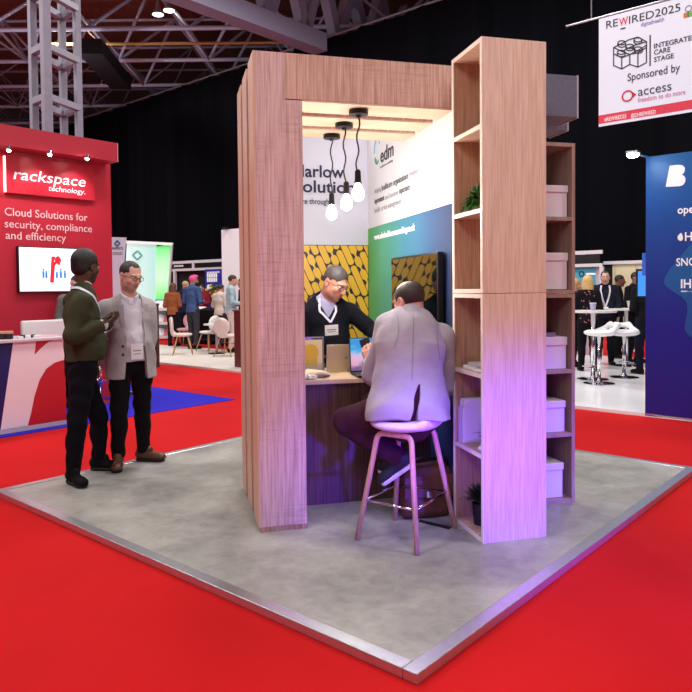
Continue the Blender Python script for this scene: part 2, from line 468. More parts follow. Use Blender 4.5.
        q += [cone(w + d * .02 + sd_ * .015, p, .02, .016, .015), cone(p, e, .0135, .0105, .008), cone(e, e2, .0105, .0085, .004)]
        return q
    def foot(s, sd, o=0.):
        J = s.J; a = J['an' + sd]; t = J['toe' + sd]; d = nz(t - a); dn = nz(J.get('dn' + sd, (0, 0, -1)))
        d = nz(d - dn * (d @ dn)); heel = a + dn * .055 - d * .045; toe = a + dn * .062 + d * .18; L = np.cross(dn, d); Rm = np.stack([L, d, dn], 1)
        return dict(heel=heel, toe=toe, d=d, dn=dn, L=L, a=a, R=Rm)
    # --- parts
    def put(s, name, prims, m, res=None, wr=0., wf=22., parent=None, label=None, colors=None):
        vs, fs = sdf_mesh(prims, res or s.res, wr, wf)
        me = np_mesh(name, vs - s.root, fs, m, colors(vs) if colors else None)
        o = bpy.data.objects.new(name, me); C.objects.link(o); o.parent = parent or s.t.ob
        if label: o['label'] = label
        s.meshes[name] = (vs, fs)
        return o
    def body(s, hands=(('L', .5), ('R', .5)), lips=(150, 80, 75), beard=None, sh=.0):
        sk = linc(s.skin); lp = linc(lips)
        q = s.torso(-.012) + s.leg('L', -.01) + s.leg('R', -.01) + s.arm('L', -.008) + s.arm('R', -.008)
        for sd, c in hands: q += s.hand(sd, c)
        for sd in 'LR':
            f = s.foot(sd); q.append(cone(f['heel'] - f['dn'] * .02 + f['d'] * .02, f['toe'] - f['dn'] * .012 - f['d'] * .03, .03, .022, .03))
        q += s.head()
        def col(vs):
            loc = (vs - s.J['head']) @ s.HR / s.hd; c = np.repeat(sk[None], len(vs), 0)
            w = np.clip(1.6 - np.sqrt((loc[:, 0] / .024) ** 2 + ((loc[:, 2] + .064) / .012) ** 2), 0, 1) * (loc[:, 1] < -.07) * .65
            c = c * (1 - w[:, None]) + lp * w[:, None]
            ck = np.exp(-(((np.abs(loc[:, 0]) - .042) / .02) ** 2 + ((loc[:, 2] + .03) / .02) ** 2)) * (loc[:, 1] < -.03) * .25
            c = c * (1 - ck[:, None]) + sk * np.array([1.05, .7, .68]) * ck[:, None]
            br = np.exp(-(((np.abs(loc[:, 0]) - .032) / .02) ** 4 + ((loc[:, 2] - .024) / .0055) ** 2)) * (loc[:, 1] < -.06) * .75
            c = c * (1 - br[:, None]) + linc(beard or (50, 35, 28)) * br[:, None]
            if beard is not None:
                bz = np.clip((-loc[:, 2] - .035) / .02, 0, 1) * np.clip((.02 - loc[:, 1]) / .03, 0, 1) * (loc[:, 2] > -.13) * np.clip(np.sqrt((loc[:, 0] / .03) ** 2 + ((loc[:, 2] + .064) / .016) ** 2) - .7, 0, 1) * (sh or .5)
                c = c * (1 - bz[:, None]) + linc(beard) * bz[:, None]
            return c
        s.put('body', q, SKIN, colors=col)
        if s.res < .01:
            for sg in (1, -1):
                c = s.hp((sg * .031, -.0815, .004))
                o = s.t.part('eye', MB().ball(c, .0122 * s.hd, 12), mat('eye_white', (225, 220, 215), rough=.2), smooth=True)
                s.t.part('iris', MB().ball(c + s.HR @ V3((0, -.008, -.001)) * s.hd, .0058 * s.hd, 10), mat('iris_brown', (45, 28, 20), rough=.15), parent=o, smooth=True)
    def hair(s, col, kind='short', wr=.0025, name='hair'):
        h = s.hp; R = s.HR; k = s.hd; m = mat('hair_%d_%d_%d' % col, col, rough=.6, var=.3, vscale=90, bump=.6, bscale=180)
        E = lambda c, r, kk, op='+': ell(h(c), np.array(r) * k, R, kk * k, op)
        q = [E((0, .0155, .035), (.0815, .0995, .0905), .02)]
        if kind == 'short':
            q += [E((0, -.1, -.03), (.075, .075, .092), .012, '-'), E((0, -.02, -.11), (.095, .09, .09), .012, '-'), E((.07, -.035, -.01), (.03, .03, .045), .01, '-'), E((-.07, -.035, -.01), (.03, .03, .045), .01, '-')]
        elif kind == 'receding':
            q += [E((0, -.1, -.01), (.085, .085, .102), .012, '-'), E((0, -.02, -.11), (.095, .09, .09), .012, '-'), E((.07, -.035, -.01), (.03, .03, .045), .01, '-'), E((-.07, -.035, -.01), (.03, .03, .045), .01, '-'), E((.05, -.075, .09), (.025, .04, .04), .01, '-'), E((-.05, -.075, .09), (.025, .04, .04), .01, '-')]
        elif kind == 'bald_crown':
            q += [E((0, -.02, .125), (.075, .09, .055), .01, '-'), E((0, -.11, -.0), (.095, .095, .13), .012, '-'), E((0, -.02, -.11), (.095, .085, .095), .012, '-'), E((.08, .0, -.01), (.02, .028, .04), .01, '-'), E((-.08, .0, -.01), (.02, .028, .04), .01, '-')]
        elif kind == 'afro':
            q = [E((0, .02, .04), (.09, .104, .1), .02), E((0, .06, -.02), (.075, .05, .06), .02), E((0, -.1, -.03), (.078, .075, .095), .012, '-'), E((.078, -.03, -.02), (.03, .04, .05), .01, '-'), E((-.078, -.03, -.02), (.03, .04, .05), .01, '-'), E((0, -.01, -.11), (.095, .085, .07), .012, '-')]
        elif kind == 'long':
            q = [E((0, .018, .035), (.09, .105, .098), .02), E((0, .06, -.09), (.09, .06, .15), .05), E((.07, .02, -.09), (.035, .05, .13), .04), E((-.07, .02, -.09), (.035, .05, .13), .04), E((0, -.11, -.03), (.065, .08, .1), .012, '-')]
        elif kind == 'quiff':
            q += [E((0, -.035, .105), (.055, .07, .035), .03), E((0, -.1, -.03), (.072, .07, .09), .012, '-'), E((0, -.02, -.11), (.095, .09, .09), .012, '-'), E((.07, -.035, -.01), (.03, .03, .045), .01, '-'), E((-.07, -.035, -.01), (.03, .03, .045), .01, '-')]
        return s.put(name, q, m, wr=wr * 0, wf=120)
    def beard(s, col, big=1.):
        h = s.hp; R = s.HR; k = s.hd; m = mat('beard_%d_%d_%d' % col, col, rough=.7, var=.3, vscale=90)
        E = lambda c, r, kk, op='+': ell(h(c), np.array(r) * k, R, kk * k, op)
        s.put('beard', [E((0, -.035, -.075), (.066, .07, .062 * big), .02), E((0, -.06, -.115), (.04, .04, .04 * big), .03), E((0, -.06, .01), (.1, .1, .055), .01, '-'), E((0, -.115, -.062), (.022, .02, .01), .008, '-')], m)
    def shoe(s, sd, m, sole_m, name='shoe', thick=.022):
        f = s.foot(sd); d, dn, L = f['d'], f['dn'], f['L']; hl, to, a = f['heel'], f['toe'], f['a']
        q = [cone(hl + d * .01 - dn * .012, to - d * .035 - dn * .002, .039, .036, .03, (L, 1.)), cone(hl + d * .01 - dn * .03, a + d * .05 - dn * .005 , .036, .03, .03), cone(to - d * .06 + dn * .0, to - d * .02 + dn * .002, .042, .036, .03, (dn, .75)), cone(a + dn * .01, a - dn * .035, .045, .046, .02)]
        bot = hl + dn * .02; q.append(cut(bot, dn))
        o = s.put(name, q, m)
        base = [cone(hl + d * .012 + dn * .018, to - d * .04 + dn * .018, .042, .045, .02)]
        base += [cut(bot + dn * thick, dn), cut(bot - dn * .003, -dn)]
        s.put('sole', base, sole_m, parent=o)
        return o
    def bvh(s, names):
        vs = []; fs = []
        for n in names:
            v, f = s.meshes[n]; o = len(vs); vs += [tuple(t) for t in v]; fs += [tuple(int(i) + o for i in q) for q in f]
        return BVHTree.FromPolygons(vs, fs)
    def ribbon(s, name, pts, width, m, tree=None, off=.006, n=40, parent=None, dirn=None):
        """flat band through the points, laid onto the clothes from outside"""
        pts = [V3(p) for p in pts]; out = []
        for i in range(len(pts) - 1):
            for t in np.linspace(0, 1, n // (len(pts) - 1) + 1)[:-1]:
                p0, p1, p2, p3 = pts[max(i - 1, 0)], pts[i], pts[i + 1], pts[min(i + 2, len(pts) - 1)]
                out.append(.5 * ((2 * p1) + (-p0 + p2) * t + (2 * p0 - 5 * p1 + 4 * p2 - p3) * t ** 2 + (-p0 + 3 * p1 - 3 * p2 + p3) * t ** 3))
        out.append(pts[-1]); nn = []
        for i, p in enumerate(out):
            nv = s.front
            if tree:
                c = s.J['neck'] * .5 + s.J['pelvis'] * .5; c = c + s.up * ((p - c) @ s.up)
                dd = nz(p - c) if dirn is None else nz(dirn)
                hit = tree.ray_cast(Vector(p + dd * .4), Vector(-dd), .8)
                if hit[0] is not None:
                    p = V3(hit[0]) + dd * off; nv = V3(hit[1])
                else: nv = dd
            out[i] = p; nn.append(nv)
        mb = MB(); k = len(out); vs = []
        for i, p in enumerate(out):
            d = nz(out[min(i + 1, k - 1)] - out[max(i - 1, 0)]); w = nz(np.cross(d, nn[i])) * width / 2
            vs += [p - w, p + w, p + w + nn[i] * .0025, p - w + nn[i] * .0025]
        fs = [(0, 1, 2, 3), tuple(4 * (k - 1) + j for j in (3, 2, 1, 0))]
        for i in range(k - 1):
            for j in range(4): fs.append((4 * i + j, 4 * i + (j + 1) % 4, 4 * i + 4 + (j + 1) % 4, 4 * i + 4 + j))
        mb.add(vs, fs)
        return s.t.part(name, mb, m, parent=parent), out[-1], nn[-1]
# ---------------------------------------------------------------- shared materials
WHITE = mat('white_plastic', (232, 230, 228), rough=.35)
PAPER = mat('white_paper', (235, 235, 235), rough=.7)
BLACK = mat('black_plastic', (18, 18, 20), rough=.4)
DARKM = mat('dark_metal', (30, 28, 28), rough=.35, metal=.6)
CHROME = mat('chrome', (225, 225, 230), rough=.12, metal=1.)
ALU = mat('aluminium', (205, 206, 212), rough=.32, metal=.85, var=.05, vscale=25)
STEEL = mat('painted_steel', (138, 134, 150), rough=.5, var=.08)
NAVY_T = mat('navy_print', (32, 33, 66), rough=.5)
GREY_T = mat('grey_print', (125, 128, 132), rough=.5)
DGREY_T = mat('dark_grey_print', (60, 60, 66), rough=.5)
WHITE_T = mat('white_print', (245, 245, 248), rough=.5, emit=(255, 255, 255), estr=.12)
OAK = wood('pale_oak', (232, 206, 188), (224, 197, 178), (200, 176, 158), 2, rough=.45, blotch=.42, scale=1.9)
OAK_X = wood('pale_oak_across', (228, 194, 166), (216, 182, 156), (196, 172, 155), 0, rough=.45, blotch=.5, scale=1.6)
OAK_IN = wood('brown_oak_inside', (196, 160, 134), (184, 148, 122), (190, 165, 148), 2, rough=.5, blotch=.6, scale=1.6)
OAK_DIM = wood('dim_lit_oak', (176, 152, 142), (164, 140, 130), (190, 168, 156), 2, rough=.5, blotch=.5, scale=1.6)  # oak toned down for weaker light, the shade is in the colour
EDGE = mat('pale_edge_band', (244, 232, 212), rough=.5, var=.05, vscale=30)
SAWN = wood('sawn_timber', (222, 191, 186), (206, 174, 170), (190, 164, 162), 2, rough=.6, saw=.32, blotch=.6, scale=1.3)
SAWN_X = wood('sawn_timber_across', (220, 184, 168), (206, 168, 152), (186, 156, 150), 2, rough=.6, saw=.3, blotch=.6, scale=1.3)
SAWN_EDGE = mat('timber_side', (206, 164, 138), rough=.55, var=.08, vscale=20, stretch=(6, 6, .6))
UNDER = wood('pale_underside', (226, 208, 178), (218, 198, 166), (205, 185, 160), 0, rough=.5, blotch=.35)
TABLE = wood('table_oak', (214, 190, 160), (204, 178, 146), (190, 165, 138), 0, rough=.4, blotch=.4)

# ---------------------------------------------------------------- floor
def carpet(name, col, dark):
    m = mat(name, col, rough=.95, spec=.15, var=.07, vscale=1.1, bump=.35, bscale=420, sheen=.0)
    return m
RED = carpet('red_carpet', (184, 18, 22), None)
fl = T('floor', 'vivid red exhibition carpet covering the hall floor', 'floor', (0, 0, -.04), 'H', kind='structure', mb=MB().box(-40, 60, -40, 70, -.14, -.04), m=RED)
# stone-look vinyl deck
def deck_mat():
    m = bpy.data.materials.new('stone_vinyl'); m.use_nodes = True; nt = m.node_tree; N = nt.nodes; L = nt.links; b = N['Principled BSDF']
    tc = N.new('ShaderNodeTexCoord')
    def noise(sc, det, dist=0.):
        n = N.new('ShaderNodeTexNoise'); n.inputs['Scale'].default_value = sc; n.inputs['Detail'].default_value = det; n.inputs['Distortion'].default_value = dist
        L.new(tc.outputs['Object'], n.inputs['Vector']); return n.outputs['Fac']
    r = N.new('ShaderNodeValToRGB'); e = r.color_ramp.elements
    e[0].position = .34; e[0].color = rgb(128, 127, 124); e[1].position = .66; e[1].color = rgb(172, 170, 163)
    a = N.new('ShaderNodeMath'); a.operation = 'MULTIPLY_ADD'; a.inputs[1].default_value = .35
    L.new(noise(14, 8, .6), a.inputs[0])
    b2 = N.new('ShaderNodeMath'); b2.operation = 'MULTIPLY'; b2.inputs[1].default_value = .65; L.new(noise(2.2, 6, .8), b2.inputs[0])
    L.new(b2.outputs[0], a.inputs[2]); L.new(a.outputs[0], r.inputs[0]); L.new(r.outputs[0], b.inputs['Base Color'])
    b.inputs['Roughness'].default_value = .38; b.inputs['Specular IOR Level'].default_value = .45
    bp = N.new('ShaderNodeBump'); bp.inputs['Strength'].default_value = .08; bp.inputs['Distance'].default_value = .002
    L.new(noise(45, 6), bp.inputs['Height']); L.new(bp.outputs[0], b.inputs['Normal'])
    return m
L1, L2 = 3.83, 3.775
pf = T('floor_platform', 'square grey stone-look platform with silver aluminium edge on the red carpet', 'platform', (0, 0, -.04), 'H', kind='structure', mb=MB().box(.03, L1 - .03, .03, L2 - .03, -.039, .0), m=deck_mat())
for nm, b in (('edge_trim', (-.035, L1 + .035, -.035, .035)), ('edge_trim', (-.035, .035, .037, L2 - .037)), ('edge_trim', (L1 - .035, L1 + .035, .037, L2 - .037)), ('edge_trim', (-.035, L1 + .035, L2 - .035, L2 + .035))):
    pf.part(nm, MB().box(b[0], b[1], b[2], b[3], -.0395, .004), ALU, bevel=.004)
BLUEC = carpet('blue_carpet', (44, 38, 178), None)
T('floor_blue_carpet', 'square of bright blue carpet under the red stand with the counter', 'carpet', (1, 7, -.04), 'H', kind='structure', mb=MB().box(-4.5, 3.97, 5.86, 9.6, -.039, -.033), m=BLUEC)
BEIGE = mat('beige_floor', (214, 205, 196), rough=.6, var=.05, vscale=3)
T('floor_beige', 'pale beige raised floor of the seating area behind', 'floor', (7, 9, -.04), 'H', kind='structure', mb=MB().box(5.98, 8.62, 4.4, 17, -.039, .0), m=BEIGE)
WHITEF = mat('white_gloss_floor', (238, 238, 242), rough=.18, var=.03, vscale=2)
T('floor_white', 'glossy white floor of the blue stand with bar stools', 'floor', (8, 2, -.04), 'H', kind='structure', mb=MB().box(6.1, 12.4, -4, 4.6, -.039, .0), m=WHITEF)

# ---------------------------------------------------------------- hall shell
def curtain_mat():
    return mat('black_drape', (9, 10, 15), rough=.95, spec=.05, var=.25, vscale=.8, stretch=(1, 1, .15))
def drape(name, label, x, y0, y1, z0, z1, seed, along=1):
    rnd = random.Random(seed); vs = []; n = int((y1 - y0) / .12)
    for i in range(n + 1):
        y = y0 + (y1 - y0) * i / n
        fold = .07 * math.sin(y * 5.1 + 1.3 * math.sin(y * 1.7)) + .04 * math.sin(y * 11.3 + seed) + (.12 if abs((y % 3.1) - 1.5) < .1 else 0)
        for z in (z0, z1): vs.append((x + fold, y, z) if along == 1 else (y, x + fold, z))
    fs = [(2 * i, 2 * i + 2, 2 * i + 3, 2 * i + 1) for i in range(n)]
    return T(name, label, 'curtain', (x, (y0 + y1) / 2, z0) if along == 1 else ((y0 + y1) / 2, x, z0), 'H', kind='structure', mb=MB().add(vs, fs), m=curtain_mat(), smooth=True)
dr = drape('wall_right_curtain', 'tall black drape closing the hall behind the stands', 14.0, -14, 46, -.04, 9.3, 3)
dr.part('curtain_rail', MB().tube([(13.95, -14, 9.33), (13.95, 46, 9.33)], .035, 6), mat('rail', (120, 118, 125), rough=.5))
drape('wall_back_curtain', 'black drape at the far end of the hall', 40.0, -30, 14.2, -.04, 7.0, 5, along=0)
CEIL = wood('dark_roof_deck', (176, 118, 98), (150, 98, 82), (150, 120, 110), 0, rough=.8, blotch=.5)
T('ceiling', 'dark brown profiled hall roof above the steel frame', 'ceiling', (5, 20, 13.2), 'H', kind='structure', mb=MB().box(-50, 60, -40, 80, 13.2, 13.4), m=CEIL)
# space frame of the roof, in the direction that it shows
fx = RC[:, 0].copy(); fx[2] = 0; fx = fx / np.linalg.norm(fx); fy = np.array([-fx[1], fx[0], 0])
p0 = at(86, 29, 2, 9.9); BAY = np.linalg.norm(at(190, 29.5, 2, 9.9) - p0)
def node(i, j, top=False):
    q = p0 + fx * BAY * (i + (.5 if top else 0)) + fy * BAY * (j * .93 + (.5 if top else 0)); return (q[0], q[1], 9.9 + (2.1 if top else 0))
sf, thin = MB(), MB()
for j in range(0, 9):
    for i in range(-9, 12):
        sf.tube([node(i, j), node(i + 1, j)], .075, 6, cap=False)
        thin.tube([node(i, j), node(i, j + 1)], .045, 5, cap=False)
        if j < 8:
            t = node(i, j, True)
            for a, b in ((0, 0), (1, 0), (0, 1), (1, 1)): (sf if j < 2 else thin).tube([node(i + a, j + b), t], .06 if j < 2 else .035, 5, cap=False)
            sf.tube([t, node(i + 1, j, True)], .06, 5, cap=False)
FR = mat('roof_steel', (186, 196, 226), rough=.45)
r_ = T('ceiling_frame', 'white tubular space frame carrying the hall roof', 'roof frame', p0, kind='structure', mb=sf, m=FR, smooth=True)
r_.part('frame_braces', thin, mat('roof_steel_far', (150, 144, 160), rough=.5), smooth=True, kind='structure')
# yellowish pipe along the first row
q = p0 + fy * .4
r_.part('yellow_pipe', MB().tube([q - fx * 2 + V3([0, 0, -.35]), q + fx * 22 + V3([0, 0, -.35])], .05, 6), mat('ochre_pipe', (170, 128, 72), rough=.5), kind='structure')
# deep lattice girder towards the curtain
GS = mat('girder_steel', (150, 146, 172), rough=.5)
g = MB()
a_, b_ = ath(190, -6, 1, 13.4), ath(330, 41, 1, 13.4)
zg = (a_[2] + b_[2]) / 2
g.box(-12, 13.9, 13.2, 13.75, zg - .35, zg + .2)
for k in range(-6, 8):
    x = 13.2 - k * 1.5
    g.bar((x, 13.5, zg + .1), (x - .75, 13.5, zg + 2.4), .3, .34, (0, 1, 0)); g.bar((x - .75, 13.5, zg + 2.4), (x - 1.5, 13.5, zg + .1), .3, .34, (0, 1, 0))
g.box(-12, 13.9, 13.35, 13.7, zg + 2.35, zg + 2.7)
T('ceiling_girder', 'grey steel lattice girder running up to the black drape', 'girder', (1, 13.5, zg), 'H', kind='structure', mb=g, m=GS)
# hall lamps seen in the roof
for px, py, nm in ((158, 14.5, 'lower left of the pair of round hall lamps in the roof'), (169, 10.5, 'upper right of the pair of round hall lamps in the roof')):
    c = at(px, py, 2, 10.6)
    t = T('hall_lamp', nm, 'lamp', c, group='round hall lamps')
    t.part('reflector', MB().lathe([(.19, 0), (.185, .03), (.09, .2), (.06, .42)], c, 16), mat('lamp_shell', (150, 150, 155), rough=.4))
    t.part('lens', MB().lathe([(.01, -.012), (.175, -.012), (.175, .0)], c, 16), mat('lamp_glow', (255, 240, 215), emit=(255, 240, 215), estr=9))
    t.part('hanger', MB().tube([c + V3([0, 0, .4]), c + V3([0, 0, 2.4])], .015, 5), FR)
# air duct / beamer box near the tower
c0 = w2h(at(90, 46, 2, 8.8)); c1 = w2h(at(121, 83, 2, 8.8))
T('roof_duct', 'dark rectangular duct hanging under the roof frame beside the grey tower', 'duct', (c0 + c1) / 2, 'H', mb=MB().bar(c0, c1, .7, .45), m=mat('duct', (16, 16, 20), rough=.5))
# ================================================================ the timber booth in the middle
BX, ZB, HT = 2.168, 2.62, 2.90
END_SHADE = mat('beam_end_shade', (98, 100, 118), rough=.6, var=.12, vscale=55)  # grey paints the shade on the unlit right ends of the beams
which = ('front', 'middle', 'rear')
for i in range(3):
    y0 = .357 * i; y1 = y0 + .258; xr = BX if i == 0 else BX + .15
    t = T('portal_frame', '%s timber portal frame of the booth, %s' % (which[i], ('pillar and beam nearest the camera', 'second behind the front pillar', 'last one before the printed back wall')[i]), 'wooden frame', (.14, y0 + .13, 0), group='timber portal frames of the booth')
    p = t.part('pillar', MB().box(0, .285, y0, y1, .03, ZB).box(0, .18, y0, y1, ZB, HT), SAWN)
    t.part('side_board', MB().box(-.012, -.0005, y0 - .001, y1, .03, HT), SAWN_EDGE)
    t.part('plinth_strip', MB().box(-.004, .287, y0 - .003, y1 + .002, 0, .029), wood('raw_end', (190, 160, 135), (170, 135, 110), (140, 105, 85), 2, blotch=.6))
    t.part('beam', MB().box(.181, 1.62, y0, y1, ZB + .006, HT), SAWN_X, bevel=.001)
    t.part('beam_underside', MB().box(.286, 1.27, y0 + .002, y1 - .002, ZB - .004, ZB + .0055), UNDER)
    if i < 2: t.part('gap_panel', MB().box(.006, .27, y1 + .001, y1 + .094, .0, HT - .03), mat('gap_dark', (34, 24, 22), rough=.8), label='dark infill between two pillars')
    e = t.part('beam_end', MB().box(1.621, xr, y0, y1, ZB, HT - .004), END_SHADE, label='beam end with its shade painted in grey')
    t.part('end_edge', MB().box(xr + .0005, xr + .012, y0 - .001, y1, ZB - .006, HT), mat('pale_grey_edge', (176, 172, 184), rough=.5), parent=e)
# ---- pendants
CORD = mat('grey_flex', (48, 48, 50), rough=.6)
GLOW = mat('bulb_glow', (255, 250, 240), emit=(255, 246, 232), estr=30)
plab = ('black-corded pendant bulb hanging from the front beam', 'black-corded pendant bulb hanging from the middle beam', 'black-corded pendant bulb hanging from the rear beam')
for i, (px, pxr, zb_) in enumerate(((357, 358.5, 2.16), (345, 344, 2.14), (331, 331.5, 2.11))):
    y = .13 + .357 * i; r = at(pxr, 115, 1, y); x = r[0]; b = at(px, 180, 1, y)[0]
    t = T('pendant_lamp', plab[i], 'pendant lamp', (x, y, ZB), group='pendant bulbs in the booth')
    t.part('ceiling_rose', MB().lathe([(.062, -.005), (.062, -.034), (.02, -.037), (.012, -.05)], (x, y, ZB), 20), DARKM, smooth=False)
    pts = [(x + (b - x) * k / 12 + .010 * math.sin(k * 1.1 + i), y + .006 * math.cos(k * .9 + i), ZB - .04 - (ZB - .04 - zb_ - .05) * k / 12) for k in range(13)]
    t.part('cord', MB().tube(pts, .0055, 6), CORD, smooth=True)
    h = V3(pts[-1])
    t.part('lamp_holder', MB().lathe([(.008, .03), (.019, .02), (.021, -.045), (.024, -.05), (.024, -.06)], h, 14), DARKM)
    t.part('bulb', MB().lathe([(.014, -.06), (.02, -.075), (.036, -.105), (.041, -.13), (.034, -.155), (.012, -.17)], h, 16), GLOW, smooth=True)
    ld = bpy.data.lights.new('bulb_light', 'POINT'); ld.energy = 14; ld.color = (1, .98, .95); ld.shadow_soft_size = .05
    lo = bpy.data.objects.new('bulb_light', ld); C.objects.link(lo); lo.parent = t.ob; lo.location = h + V3([0, 0, -.24]) - t.o
# ---- printed back wall
YB = 2.0
XR = 1.27
def pb(px, py): return at(px, py, 1, YB - .004)
zpat = pb(340, 245)[2]
wb = T('wall_back', 'white printed back wall of the booth with a yellow capsule pattern below', 'wall panel', (.6, YB, 0), kind='structure')
wb.part('white_panel', MB().box(.2, XR + .03, YB, YB + .04, 0, 3.0), mat('white_print_panel', (206, 209, 222), rough=.4))
wb.part('pattern_panel', MB().box(.2, XR - .001, YB - .008, YB - .0005, 0, zpat), mat('pattern_navy', (30, 32, 52), rough=.45))
# capsules cut to the panel
ang = math.radians(24); dv = Vector((math.sin(ang), 0, -math.cos(ang))); pv = Vector((math.cos(ang), 0, math.sin(ang)))
pm = MB(); rnd = random.Random(4); wd = .029
def outline(c, L, w, pinch=False):
    c = Vector(c); pts = []
    def side(sg):
        o = []
        for k in range(9):
            a = math.pi * k / 8; o.append((L / 2 - w + w * math.sin(a) if L > 2 * w else w * math.sin(a), w * math.cos(a)))
        return o
    for l, q in side(1): pts.append((l, q))
    for l, q in side(1): pts.append((-l, -q))
    return [c + dv * l + pv * q for l, q in pts]
for col in range(-34, 40):
    s_ = -1.9 + rnd.random() * .1; kind = col % 3
    while s_ < 2.6:
        L = rnd.choice((.2, .24, .3)) if kind != 1 else .1
        w = wd if kind != 1 else wd * 1.08
        c = Vector((.6, YB - .009, .9)) + pv * (col * .066) + dv * (s_ + L / 2)
        if -.4 < c.x < 1.6 and -.3 < c.z < zpat + .3:
            pm.plate(outline(c, L, w), (0, -1, 0), .002)
            if kind == 1: pm.plate([c + dv * a + pv * b for a, b in ((.03, -.018), (.07, -.006), (.10, -.018), (.10, .018), (.07, .006), (.03, .018))], (0, -1, 0), .0015)
        s_ += L + (.012 if kind != 1 else .03)
me = raw_mesh('pattern', [np.asarray(v) - wb.o for v in pm.v], pm.f, mat('capsule_yellow', (232, 182, 52), rough=.45))
bm = bmesh.new(); bm.from_mesh(me)
for co, no in (((0, 0, zpat - .006), (0, 0, 1)), ((0, 0, .02), (0, 0, -1)), ((XR - .006 - wb.o[0], 0, 0), (1, 0, 0)), ((.21 - wb.o[0], 0, 0), (-1, 0, 0))):
    bmesh.ops.bisect_plane(bm, geom=bm.verts[:] + bm.edges[:] + bm.faces[:], plane_co=co, plane_no=no, clear_outer=True)
bm.to_mesh(me); bm.free()
o = bpy.data.objects.new('capsule_pattern', me); C.objects.link(o); o.parent = wb.ob
up = (0, 0, 1); rt = (1, 0, 0)
CH = .0109 * (YB + 4.16) / 6.16
a = pb(302.6, 176.6); e = pb(344.2, 177.4)
# "Harlow": its H is hidden behind the pillar
_, wH, _x = text_mesh('Harlow', .018, 0); _, wl, _x = text_mesh('arlow', .018, 0)
wid = (e[0] - pb(305, 177)[0]); W_ = wid * wH / wl
zc = pb(320, 165.5)[2] - a[2]
wb.text('Harlow', (e[0] - W_, YB - .006, a[2]), rt, up, W_, zc, NAVY_T, bold=.018)
a = pb(302.8, 192); e = pb(362, 192.3)
_, wS, _x = text_mesh('Solutions', .018, 0); _, wl, _x = text_mesh('olutions', .018, 0)
W_ = (e[0] - a[0]) * wS / wl
wb.text('Solutions', (e[0] - W_, YB - .006, a[2]), rt, up, W_, zc, NAVY_T, bold=.018)
a = pb(302.5, 203.8); e = pb(329, 204)
_, wS, _x = text_mesh('Care through', .006, 0); _, wl, _x = text_mesh('re through', .006, 0)
W_ = (e[0] - a[0]) * wS / wl
wb.text('Care through', (e[0] - W_, YB - .006, a[2]), rt, up, W_, zc * .48, NAVY_T, bold=.006)
# ---- printed right wall
def pr(px, py): return at(px, py, 0, XR - .004)
zgr = (pr(369, 227)[2] + pr(452, 205)[2]) / 2
wr = T('wall_right', 'white and green-blue printed side wall of the booth with a hanging screen', 'wall panel', (XR, 1, 0), kind='structure')
wr.part('white_panel', MB().box(XR, XR + .035, .0, YB - .001, zgr, 2.86), mat('white_print_panel2', (228, 230, 230), rough=.35))
wr.part('gradient_panel', MB().box(XR, XR + .035, .0, YB - .001, 0, zgr - .001), gradient('green_blue', 1, 1., -1., [(0, (92, 176, 84)), (.2, (90, 180, 140)), (.5, (56, 120, 140)), (.8, (40, 76, 116)), (1, (24, 38, 78))], rough=.75))
r2 = (0, -1, 0)
def prt(s, a, b, caph, m, bold=0., thing=wr, **k):
    A, B = pr(*a), pr(*b); thing.text(s, (XR - .002, A[1], A[2]), (A - B) * -1 * V3([0, 1, 0]), up, abs(A[1] - B[1]), caph, m, bold=bold, **k)
prt('edm', (380.3, 163), (393.3, 159.5), .12, mat('black_print', (28, 30, 34), rough=.5), .012)
prt('healthcare consulting', (380, 168.5), (392.5, 163.5), .02, GREY_T)
MID2 = mat('mid_print', (96, 98, 104), rough=.5); LG = mat('light_print', (160, 163, 168), rough=.5)
prt('helping', (374.5, 193.5), (381, 191.0), .042, LG)
prt('healthcare organisations', (381.6, 190.8), (408, 177.5), .05, MID2, .006)
prt('realise', (409, 177), (418, 173.5), .042, LG)
prt('improvement', (374.5, 204), (384, 200.5), .05, MID2, .006)
prt('and become', (385, 199.8), (398, 194), .042, LG)
prt('experience', (399, 194), (409.5, 188.7), .05, MID2, .006)
prt('health service management', (374.5, 213.2), (401, 204.5), .045, LG)
prt('www.edmhealthcareconsulting.co.uk', (374, 240), (414.5, 229.5), .05, WHITE_T, .02)
# swirl of the logo
sw = {'blue': [], 'green': []}
def arc(c, r, a0, a1, w, mcol, nm):
    mb = MB(); cy, cz = c; pts = []
    n = 14
    o_ = [(cy - math.cos(math.radians(a0 + (a1 - a0) * k / n)) * (r + w), cz + math.sin(math.radians(a0 + (a1 - a0) * k / n)) * (r + w)) for k in range(n + 1)]
    i_ = [(cy - math.cos(math.radians(a0 + (a1 - a0) * k / n)) * r, cz + math.sin(math.radians(a0 + (a1 - a0) * k / n)) * r) for k in range(n + 1)]
    for k in range(n):
        mb.plate([(XR - .003, *o_[k]), (XR - .003, *o_[k + 1]), (XR - .003, *i_[k + 1]), (XR - .003, *i_[k])], (-1, 0, 0), .002)
    wr.part(nm, mb, mcol)
ca = pr(377, 148.5)
arc((ca[1], ca[2]), .075, 20, 200, .018, mat('logo_blue', (92, 176, 220), rough=.5), 'logo_arc')
arc((ca[1], ca[2] - .02), .075, 215, 262, .02, mat('logo_teal', (70, 165, 170), rough=.5), 'logo_arc')
cb = pr(377.5, 156)
arc((cb[1] + .02, cb[2]), .05, 190, 320, .022, mat('logo_green', (70, 170, 90), rough=.5), 'logo_arc')
